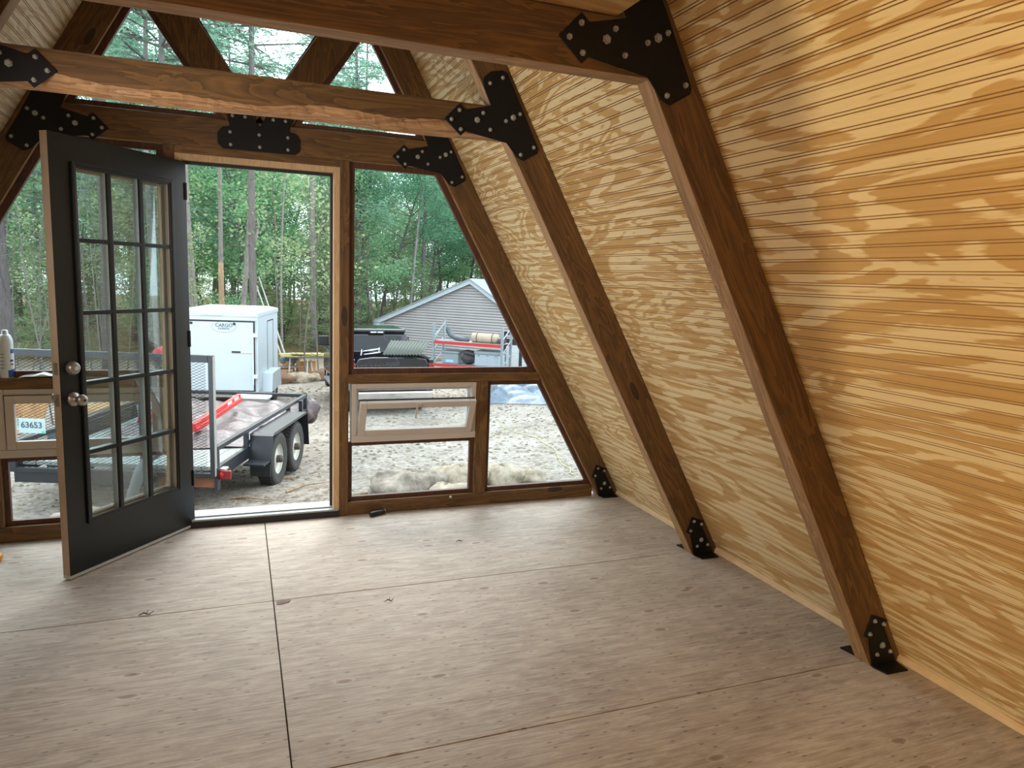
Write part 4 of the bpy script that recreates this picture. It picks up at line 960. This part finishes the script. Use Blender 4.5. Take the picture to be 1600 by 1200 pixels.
# tarp on the ground
t = NT('silver_blue_tarp'); o = t.obj(); n = t.noise(o, 3, 5, .6); t.bump(n, .7, .05)
m_gt = t.out(t.ramp(n, [(.3, (62, 76, 90)), (.7, (118, 132, 146))]), .35, spec=.6)
def gtf(u, v):
    x = 6.15 + 2.6 * u + .25 * math.sin(5 * v) + .6 * v; y = 13.9 + 2.3 * v + .2 * math.sin(7 * u) - .4 * u
    e = min(u, 1 - u, v, 1 - v); env = min(1, e / .14)
    h = .52 * env * (.45 + .3 * math.sin(7 * u + 2) * math.sin(5 * v + 1) + .25 * abs(math.sin(11 * u + 4 * v)) + .15 * abs(math.sin(17 * v - 6 * u)))
    return (x, y, hz(x, y) + .015 + max(0, h))
tag(MB().grid(gtf, 70, 46).build('ground_tarp', m_gt), 'crumpled silvery blue tarp heaped on the dirt yard', 'tarp')

# ---------------------------------------------------------------- building debris beyond the cargo trailer
m_bd = plain('yellowish_board', (170, 160, 112), .8, 0, .08, 6); m_bw = plain('weathered_white', (168, 170, 164), .6); m_lg = bark_mat('sawn_log', (120, 86, 58), (176, 138, 98)); m_br = plain('reddish_soil', (112, 86, 68), .95, 0, .25, 3)
def sawhorse(x, y, label):
    z0 = hz(x, y); r = empty('sawhorse', (x, y, z0), label, 'sawhorse', 'white sawhorses')
    MB().box((x - .45, y - .04, z0 + .66), (x + .45, y + .04, z0 + .74)).build('top_bar', m_bw, r)
    for sx in (-1, 1):
        for sy in (-1, 1): MB().tube([(x + sx * .36, y, z0 + .68), (x + sx * .42, y + sy * .28, hz(x + sx * .42, y + sy * .28))], .024, 6).build('leg', m_bw, r)
sawhorse(1.98, 22.6, 'white sawhorse at left carrying yellowish boards'); sawhorse(2.58, 22.4, 'white sawhorse at right near the truck mirror')
zt_ = hz(2.2, 22.5) + .745
for i, (xo, yo, L, w, a) in enumerate(((2.15, 22.5, 1.7, .42, -.12), (2.0, 22.75, 1.5, .38, .10), (2.25, 22.35, 1.2, .30, -.25))):
    z = zt_ + i * .046; q = Matrix.Rotation(a, 3, 'Z')
    tag(MB().box((xo - L / 2, yo - w / 2, z), (xo + L / 2, yo + w / 2, z + .042), 0, q).build('board', m_bd, bevel=.006), ['lowest wide yellowish board across the sawhorses', 'middle yellowish board of the stack on the sawhorses', 'topmost short yellowish board on the sawhorse stack'][i], 'board', 'boards on the sawhorses')
z = hz(1.2, 22.9)
tag(MB().tube([(.7, 23.1, z + .16), (1.75, 22.85, z + .16)], .15, 12).build('log', m_lg), 'brown log lying right of the white cargo trailer', 'log')
tag(MB().box((.75, 22.75, z + .31), (1.9, 23.15, z + .35), 0, Matrix.Rotation(-.08, 3, 'Z')).build('board', m_grey, bevel=.005), 'grey plank lying on the brown log', 'board')
for (x, y, h, r, lab) in ((2.05, 23.0, .55, .20, 'tan upright stump left under the boards'), (2.36, 22.95, .58, .22, 'dark brown stump right under the boards')):
    tag(MB().lathe([(r * 1.15, 0), (r, .1), (r * .97, h), (r * .9, h + .01)], (x, y, hz(x, y) - .02), (0, 0, 1), 16).build('stump', m_lg), lab, 'stump')
tag(blob(1.62, 23.2, hz(1.6, 23) + .58, .32, .25, .20, 11, None).build('tarp_heap', m_gt, smooth=True), 'small pale blue tarp heap on the log pile', 'tarp')
tag(MB().lathe([(.22, 0), (.22, .58), (.2, .6)], (1.6, 23.2, hz(1.6, 23.2) - .02), (0, 0, 1), 14).build('stump', m_lg), 'stump under the pale blue tarp heap', 'stump')
for i, (x0, x1, y) in enumerate(((.42, 1.58, 23.6), (.62, 1.72, 23.7))):
    tag(MB().tube([(x1, y - .2, hz(x1, y) + .05), (x0, y + .5, 1.25)], [.035, .025], 6).build('leaning_pole', m_bw), ['long pale pole leaning left from the log pile', 'second pale pole leaning beside the first, to its right'][i], 'pole', 'leaning pale poles')
for i, (x, y, rx, ry, rz, mt, lab) in enumerate(((.95, 20.9, .75, .5, .26, m_br, 'reddish soil mound right of the cargo trailer'), (1.75, 21.0, .6, .4, .2, m_rk2, 'pale rubble mound in front of the sawhorses'), (2.75, 21.6, .5, .4, .24, m_br, 'brown soil mound below the right sawhorse'), (2.35, 21.3, .22, .18, .17, m_rk2, 'round tan stone before the right sawhorse'))):
    nm = 'mound' if i < 3 else 'stone'
    stone(x, y, rx, ry, rz, 30 + i, mt, lab, nm, nm)
# left: log end, red canoe
tag(MB().tube([(-3.55, 9.4, -.95 + .0), (-3.75, 10.6, -.95)], [.40, .40], 20).build('log', m_lg), 'large round tan log end behind the left of trailer gate', 'log')
tag(MB().tube([(-2.9, 9.9, -1.30), (-2.2, 10.4, -1.32)], [.32, .30], 16).build('log', m_lg), 'weathered log behind middle of the trailer gate', 'log')
cnv = []
def canoe(u, v):
    x = -2.62 + 2.2 * u; w = .42 * math.sin(math.pi * u) ** .6; th = math.pi * v
    return (x, 19.9 + w * math.cos(th), -1.18 + (.34 * math.sin(th) * math.sin(math.pi * u) ** .35 + .0))
cn = empty('canoe', (-1.5, 19.9, -1.6), 'small red upturned hull beyond the trailer gate', 'canoe')
MB().grid(canoe, 24, 10).build('hull', plain('red_hull', (206, 66, 64), .45), cn, smooth=True)
for x in (-2.1, -.9): MB().box((x, 19.6, hz(x, 19.9) - .02), (x + .1, 20.2, -1.17)).build('stand', m_grey, cn)

# ================================================================ WOODLAND
m_pine = leaf_mat('pine_needles', [(68, 103, 87), (110, 146, 123), (145, 177, 153), (118, 157, 137)], .5)
m_leaf = leaf_mat('spring_leaves', [(80, 122, 92), (117, 165, 122), (162, 199, 152), (134, 176, 134)], .5)
m_leaf2 = leaf_mat('deep_green_leaves', [(67, 114, 90), (99, 148, 118), (129, 176, 142), (108, 159, 129)], .5)
m_under = leaf_mat('yellow_green_leaves', [(100, 121, 87), (127, 148, 109), (155, 170, 129), (112, 134, 103)], .5)
m_bark = bark_mat('grey_bark', (62, 58, 57), (108, 103, 100)); m_barkd = bark_mat('dark_bark', (48, 43, 43), (88, 82, 80)); m_barkl = bark_mat('pale_bark', (84, 80, 77), (132, 127, 122)); m_barkt = bark_mat('peeled_tan_wood', (118, 92, 70), (164, 138, 112)); m_twig = plain('grey_twig', (84, 80, 75), .9); m_sap = plain('grey_sapling_bark', (96, 92, 86), .9)
def leaf_object(name, C_, L, Wd, mat, parent, seed, flat=.5):
    r = np.random.default_rng(seed); n = len(C_)
    d = r.normal(size=(n, 3)); d[:, 2] *= flat; d /= np.linalg.norm(d, axis=1)[:, None]
    e = r.normal(size=(n, 3)); e -= d * (e * d).sum(1)[:, None]; e /= np.linalg.norm(e, axis=1)[:, None]
    sc = r.uniform(.7, 1.3, n)[:, None]; d = d * L * sc / 2; e = e * Wd * sc / 2
    V = np.stack([C_ - d, C_ + e * 1.0 - d * .1, C_ + d, C_ - e * 1.0 - d * .1], 1).reshape(-1, 3)
    me = bpy.data.meshes.new(name); me.vertices.add(4 * n); me.vertices.foreach_set('co', V.astype(np.float32).ravel())
    me.loops.add(4 * n); me.loops.foreach_set('vertex_index', np.arange(4 * n, dtype=np.int32))
    me.polygons.add(n); me.polygons.foreach_set('loop_start', np.arange(0, 4 * n, 4, dtype=np.int32))
    me.materials.append(mat); me.update(); me.validate()
    o = bpy.data.objects.new(name, me); COL.objects.link(o); o.parent = parent; o['kind'] = 'stuff'; return o
def pine(seed, H=21, r0=.2, crown0=.34, dens=1.0):
    r = random.Random(seed); nr = np.random.default_rng(seed); root = empty('pine_tree', (0, 0, 0))
    tk_ = MB(); bend = r.uniform(-.3, .3); bend2 = r.uniform(-.3, .3)
    def ax(z): u = z / H; return Vector((bend * math.sin(u * 3), bend2 * math.sin(u * 2.5 + 1) - bend2 * math.sin(1), z))
    N = 14; tk_.tube([ax(H * i / N - .0) for i in range(N + 1)], [r0 * (1.15 if i == 0 else 1) * (1 - .85 * i / N) + .01 for i in range(N + 1)], 10)
    tk_.build('trunk', m_bark, root, smooth=True)
    br = MB(); cen = []
    z = 2.2
    while z < H * .98:
        live = z > H * crown0; u = max(0, (z - H * crown0) / (H * (1 - crown0)))
        k = r.randint(4, 6) if live else r.randint(1, 3)
        for _ in range(k):
            a = r.uniform(0, 6.28); L = (3.4 * (1 - u) ** .8 + .5) * r.uniform(.6, 1.1) if live else r.uniform(.5, 1.7)
            p = ax(z); e = p + Vector((math.cos(a) * L, math.sin(a) * L, L * (r.uniform(-.1, .25) if live else r.uniform(-.25, .1))))
            mid = (p + e) / 2 + Vector((0, 0, .06 * L)); br.tube([p, mid, e], [.035, .022, .006] if live else [.018, .012, .004], 4, cap=False)
            if live:
                n = int(15 * dens * L / 2)
                t_ = nr.uniform(.3, 1.05, n); base = np.array(p)[None] * (1 - t_[:, None]) + np.array(e)[None] * t_[:, None]
                off = nr.normal(size=(n, 3)) * np.array([.26, .26, .11]) * (L * .28 + .2)
                for q in base + off: cen.append(q + nr.normal(size=(5, 3)) * .11)
        z += r.uniform(.5, .8) if live else r.uniform(.35, .8)
    br.build('branches', m_twig, root, kind='stuff')
    leaf_object('needles', np.concatenate(cen), .30, .055, m_pine, root, seed)
    return root
def broad(seed, H=12, mat=None, n=13000, r0=.11, crown0=.3, size=.145):
    r = random.Random(seed); nr = np.random.default_rng(seed); root = empty('leafy_tree', (0, 0, 0))
    tkm = MB(); pts = [Vector((0, 0, 0))]; d = Vector((r.uniform(-.08, .08), r.uniform(-.08, .08), 1))
    for i in range(8): d = (d + Vector((r.uniform(-.12, .12), r.uniform(-.12, .12), 0))).normalized(); pts.append(pts[-1] + d * H * .95 / 8)
    tkm.tube(pts, [r0 * (1 - .9 * i / 8) + .008 for i in range(9)], 8); tkm.build('trunk', m_bark, root, smooth=True)
    br = MB(); cl = []
    for i in range(26):
        u = r.uniform(crown0, 1); p = pts[0].lerp(pts[-1], 0); j = min(7, int(u * 8)); p = pts[j].lerp(pts[j + 1], u * 8 - j)
        a = r.uniform(0, 6.28); L = (1.0 + 2.4 * math.sin(math.pi * min(1, max(0, (u - crown0) / (1 - crown0))) * .8 + .5)) * r.uniform(.6, 1) * H / 12
        e = p + Vector((math.cos(a) * L, math.sin(a) * L, L * r.uniform(.2, .8))); m = (p + e) / 2 + Vector((0, 0, -.1 * L)); br.tube([p, m, e], [.04, .022, .006], 4, cap=False)
        for f in (.55, .8, 1.0): cl.append((np.array(p) * (1 - f) + np.array(e) * f, .35 + .5 * f))
    br.build('branches', m_twig, root, kind='stuff')
    k = n // len(cl); C_ = np.concatenate([c + nr.normal(size=(k, 3)) * np.array([1, 1, .6]) * s * .62 for c, s in cl])
    leaf_object('leaves', C_, size, size * .6, mat or m_leaf, root, seed); return root
def sapling(seed, H=7, n=500):
    r = random.Random(seed); nr = np.random.default_rng(seed); root = empty('thin_sapling', (0, 0, 0)); tb_ = MB()
    lx, ly = r.uniform(-.6, .6), r.uniform(-.6, .6)
    pts = [Vector((lx * (i / 6) ** 1.5 + r.uniform(-.05, .05), ly * (i / 6) ** 1.5, H * i / 6)) for i in range(7)]
    r0 = r.uniform(.014, .034); tb_.tube(pts, [r0 * (1 - .12 * i) for i in range(7)], 5); tb_.build('trunk', m_sap, root)
    br = MB(); cen = []
    for i in range(26):
        u = r.uniform(.05, 1); j = min(5, int(u * 6)); p = pts[j].lerp(pts[j + 1], u * 6 - j); a = r.uniform(0, 6.28); L = r.uniform(.4, 1.5) * (1.2 - u * .7)
        e = p + Vector((math.cos(a) * L, math.sin(a) * L, L * r.uniform(-.2, .6))); m = (p + e) / 2 + Vector((r.uniform(-.1, .1), r.uniform(-.1, .1), r.uniform(-.1, .15)))
        br.tube([p, m, e], [.010, .008, .004], 3, cap=False)
        if u > .45 and n: cen.append(np.array(e) + nr.normal(size=(n // 14, 3)) * np.array([.35, .35, .22]))
    br.build('branches', m_twig, root, kind='stuff')
    if cen: leaf_object('leaves', np.concatenate(cen), .13, .08, m_under, root, seed)
    return root
def bush(seed, H=3.2, n=3600, mat=None):
    nr = np.random.default_rng(seed); r = random.Random(seed); root = empty('undergrowth_bush', (0, 0, 0)); st = MB(); cl = []
    for i in range(12):
        a = r.uniform(0, 6.28); L = r.uniform(.4, 1.3); e = Vector((math.cos(a) * L, math.sin(a) * L, H * r.uniform(.45, 1))); st.tube([(0, 0, 0), e * .5 + Vector((0, 0, .2)), e], [.02, .014, .005], 4); cl += [np.array(e), np.array(e) * .65]
    st.build('stems', m_twig, root, kind='stuff'); k = n // len(cl)
    leaf_object('leaves', np.concatenate([c + nr.normal(size=(k, 3)) * np.array([.45, .45, .35]) for c in cl]), .10, .06, mat or m_under, root, seed); return root
def young(seed, H=5.5):
    r = random.Random(seed); nr = np.random.default_rng(seed); root = empty('young_conifer', (0, 0, 0)); tk_ = MB(); tk_.tube([(0, 0, 0), (0, 0, H * .5), (0, 0, H)], [.05, .03, .008], 6); tk_.build('trunk', m_sap, root)
    br = MB(); cen = []; z = .5
    while z < H * .97:
        for _ in range(r.randint(4, 6)):
            a = r.uniform(0, 6.28); L = (1.5 * (1 - z / H) + .25) * r.uniform(.6, 1.15); s0 = Vector((0, 0, z)); e = s0 + Vector((math.cos(a) * L, math.sin(a) * L, L * r.uniform(-.15, .25))); br.tube([s0, e], [.014, .003], 3, cap=False)
            n = int(9 * L) + 2; t_ = nr.uniform(.2, 1.05, n)[:, None]; base = np.array(s0)[None] * (1 - t_) + np.array(e)[None] * t_
            for k in base + nr.normal(size=(n, 3)) * np.array([.14, .14, .06]): cen.append(k + nr.normal(size=(4, 3)) * .07)
        z += r.uniform(.28, .45)
    br.build('branches', m_twig, root, kind='stuff'); leaf_object('needles', np.concatenate(cen), .20, .04, m_under, root, seed); return root
PV = [pine(101), pine(102, 23, .18, .30), pine(103, 19, .16, .22), pine(104, 24, .2, .42)]
DV = [broad(201), broad(202, 14, m_leaf2, 15000), broad(203, 11, m_leaf), broad(204, 15, m_leaf2, 16000, .14)]
YV = [young(501), young(502, 7), young(503, 4.5), young(504, 8.5)]
SV = [sapling(301), sapling(302, 8.5, 0), sapling(303, 6, 700), sapling(304, 9, 300), sapling(305, 7.5, 0)]
BV = [bush(401), bush(402, 2.4, 3000), bush(403, 3.6, 4200, m_leaf)]
USED = {}
def plant(proto, x, y, s=1.0, label=None, cat='tree', group=None, rot=None, lean=(0, 0)):
    if proto.name not in USED: USED[proto.name] = 1; o = proto
    else: o = copy_tree(proto)
    o.location = (x, y, hz(x, y) - .06); o.scale = (s, s, s); o.rotation_euler = (lean[0], lean[1], random.uniform(0, 6.28) if rot is None else rot)
    return tag(o, label, cat, group)
def az(m, y): return -.131 + m * (y + 4.35)
# trunks one can point to
def trunk_tree(x, y, r, H, mat, label, lean=0.0, wob=.12, fork=False, tan=None, crown=True, seed=0, cat='tree', group=None):
    rr = random.Random(seed); root = empty('pine_tree' if crown else 'dead_tree', (x, y, hz(x, y) - .05), label, cat, group); z0 = hz(x, y) - .1
    p1, p2 = rr.uniform(0, 6), rr.uniform(0, 6)
    def ax(z): return Vector((x + lean * z + wob * math.sin(z * .45 + p1) - wob * math.sin(p1), y + wob * .5 * math.sin(z * .6 + p2), z0 + z))
    N = 18; mb = MB(); mb.tube([ax(H * i / N) for i in range(N + 1)], [r * (1.2 if i == 0 else 1) * (1 - .62 * i / N) for i in range(N + 1)], 12)
    tmb = mb
    if tan:
        MB().tube([ax(z * tan / 6 + .02) for z in range(7)], [r * (1.2 if z == 0 else 1.03) * (1 - .62 * z * tan / 6 / H) + .006 for z in range(7)], 12).build('peeled_section', m_barkt, root, smooth=True)
    if fork:
        q = ax(4.4); MB().tube([q, q + Vector((.25, 0, .5)), q + Vector((.45, .05, 1.3)), q + Vector((.40, .1, 1.6))], [r * .6, r * .5, r * .42, r * .3], 8).build('broken_fork', mat, root, smooth=True)
    st = MB(); cen = []; nr = np.random.default_rng(seed)
    z = 3.0
    while z < H * .98:
        live = crown and z > H * .45; u = max(0, (z - H * .45) / (H * .55)); 
        for _ in range(rr.randint(4, 5) if live else rr.randint(0, 2)):
            a = rr.uniform(0, 6.28); L = (3.2 * (1 - u) ** .8 + .6) * rr.uniform(.6, 1.1) if live else rr.uniform(.15, .9); p = ax(z); e = p + Vector((math.cos(a) * L, math.sin(a) * L, L * rr.uniform(-.1, .25)))
            st.tube([p, (p + e) / 2 + Vector((0, 0, .06 * L)), e], [.04, .025, .006] if live else [.016, .010, .004], 4, cap=False)
            if live:
                n = int(12 * L / 2); t_ = nr.uniform(.3, 1.05, n); base = np.array(p - Vector((x, y, z0 + .05)))[None] * (1 - t_[:, None]) + np.array(e - Vector((x, y, z0 + .05)))[None] * t_[:, None]
                for q in base + nr.normal(size=(n, 3)) * np.array([.26, .26, .1]) * (L * .28 + .2): cen.append(q + nr.normal(size=(5, 3)) * .11)
        z += .65 if live else rr.uniform(.3, .8)
    if not crown: tmb.v += st.v; tmb.f += [[i + len(tmb.v) - len(st.v) for i in f] for f in st.f]; tmb.mi += st.mi
    elif st.v: st.build('branches', m_twig, root, kind='stuff')
    tmb.build('trunk', mat, root, smooth=True)
    if cen: leaf_object('needles', np.concatenate(cen), .30, .055, m_pine, root, seed)
    return root
TT = [(-.257, 16, .17, 22, m_barkd, 'thick grey pine trunk at far left of the left window', 0, .05, False, None, True, 1),
      (-.150, 19, .20, 24, m_barkd, 'thick dark pine trunk seen through the left column of door panes', .0, .05, False, None, True, 2),
      (-.095, 24, .11, 20, m_barkl, 'pale pine trunk seen through the middle door panes', 0, .08, False, None, True, 3),
      (-.050, 25, .155, 23, m_barkl, 'grey slightly crooked pine just right of the open door', -.008, .10, False, None, True, 4),
      (-.017, 27, .115, 13, m_barkl, 'slim dead trunk with a peeled tan base above the cargo trailer', -.015, .06, False, 4.2, False, 5),
      (.001, 26, .12, 14, m_barkl, 'dead forked trunk with peeled base leaning right above the cargo trailer', .045, .10, True, 2.6, False, 6),
      (.020, 24, .150, 23, m_bark, 'straight grey pine trunk above the right side of the cargo trailer', .004, .03, False, None, True, 7),
      (.096, 33, .17, 22, m_barkl, 'pale straight pine trunk near the right jamb of the doorway', .0, .04, False, None, True, 8),
      (.107, 38, .20, 22, m_bark, 'darker pine trunk close behind the pale one by the right jamb', .0, .04, False, None, True, 9),
      (.226, 36, .10, 13, m_barkl, 'pale dead trunk leaning right above the house roof', .06, .08, False, None, False, 10),
      (.247, 40, .13, 20, m_bark, 'grey pine trunk behind the leaning dead one, over the house', .0, .05, False, None, True, 11),
      (.055, 30, .06, 12, m_barkl, 'slim pale trunk between the cargo trailer and the sawhorses', .02, .08, False, None, False, 12),
      (-.078, 21, .12, 22, m_bark, 'dark slim pine trunk rising behind the open door', .0, .05, False, None, True, 13)]
for a in TT: trunk_tree(az(a[0], a[1]), a[1], *a[2:11], seed=a[11])
G1, G2, G3, G4 = 'pines of the wood behind the yard', 'leafy trees of the wood behind the yard', 'thin saplings at the wood edge', 'bushes at the wood edge'
def spread(n, y0, y1, mn=-.42, mx=.66):
    out = []
    for i in range(n):
        y = y0 + (y1 - y0) * ((i + random.random()) / n); m = mn + (mx - mn) * ((i * .618 + random.random() * .25) % 1); out.append((az(m, y), y))
    return out
def clear(x, y):
    # keep off the house and the yard in front of it
    q = Vector((x, y, 0)) - pk; b = q.dot(wd); a = q.dot(aw)
    return not (-7 < b < 6 and -3 < a < 12) and not (x > 3.5 and y < 27)
for i, (x, y) in enumerate(spread(26, 30, 66)):
    if clear(x, y): plant(PV[i % 4], x, y, random.uniform(.85, 1.1), 'tall pine with a green needled crown in the wood behind the yard', 'tree', G1)
for i, (x, y) in enumerate(spread(48, 32, 70)):
    if clear(x, y): plant(DV[i % 4], x, y, random.uniform(.8, 1.25), 'leafy broad-crowned tree in the wood behind the yard', 'tree', G2)
for i, (x, y) in enumerate(spread(120, 21, 44)):
    if clear(x, y): plant(SV[i % 5], x, y, random.uniform(.7, 1.2), 'thin grey sapling with bare twigs at the edge of the wood', 'sapling', G3)
for i, (x, y) in enumerate(spread(26, 27, 48)):
    if clear(x, y): plant(BV[i % 3], x, y, random.uniform(.6, 1.1), 'low green bush at the edge of the wood', 'bush', G4)
for i, (x, y) in enumerate(spread(96, 29, 70)):
    if clear(x, y): plant(YV[i % 4], x, y, random.uniform(.8, 1.3), 'young grey-green conifer in the understorey of the wood', 'tree', 'young conifers of the understorey')
for i, (x, y) in enumerate(spread(64, 70, 95)): plant(YV[i % 4], x, y, random.uniform(1.2, 2.1), 'young grey-green conifer in the understorey of the wood', 'tree', 'young conifers of the understorey')
for i, (x, y) in enumerate(spread(26, 66, 84)): plant(DV[i % 4], x, y, random.uniform(.9, 1.3), 'leafy broad-crowned tree in the wood behind the yard', 'tree', G2)
# scraggly bare saplings left of the trailer
for i in range(16):
    y = 11 + i * .75; m = -.36 + .24 * ((i * .618) % 1); plant(SV[(1, 4)[i % 2]], az(m, y), y, random.uniform(.6, 1.0), 'bare twiggy sapling beyond the trailer gate at left', 'sapling', 'bare saplings at left', lean=(random.uniform(-.15, .15), random.uniform(-.25, .25)))
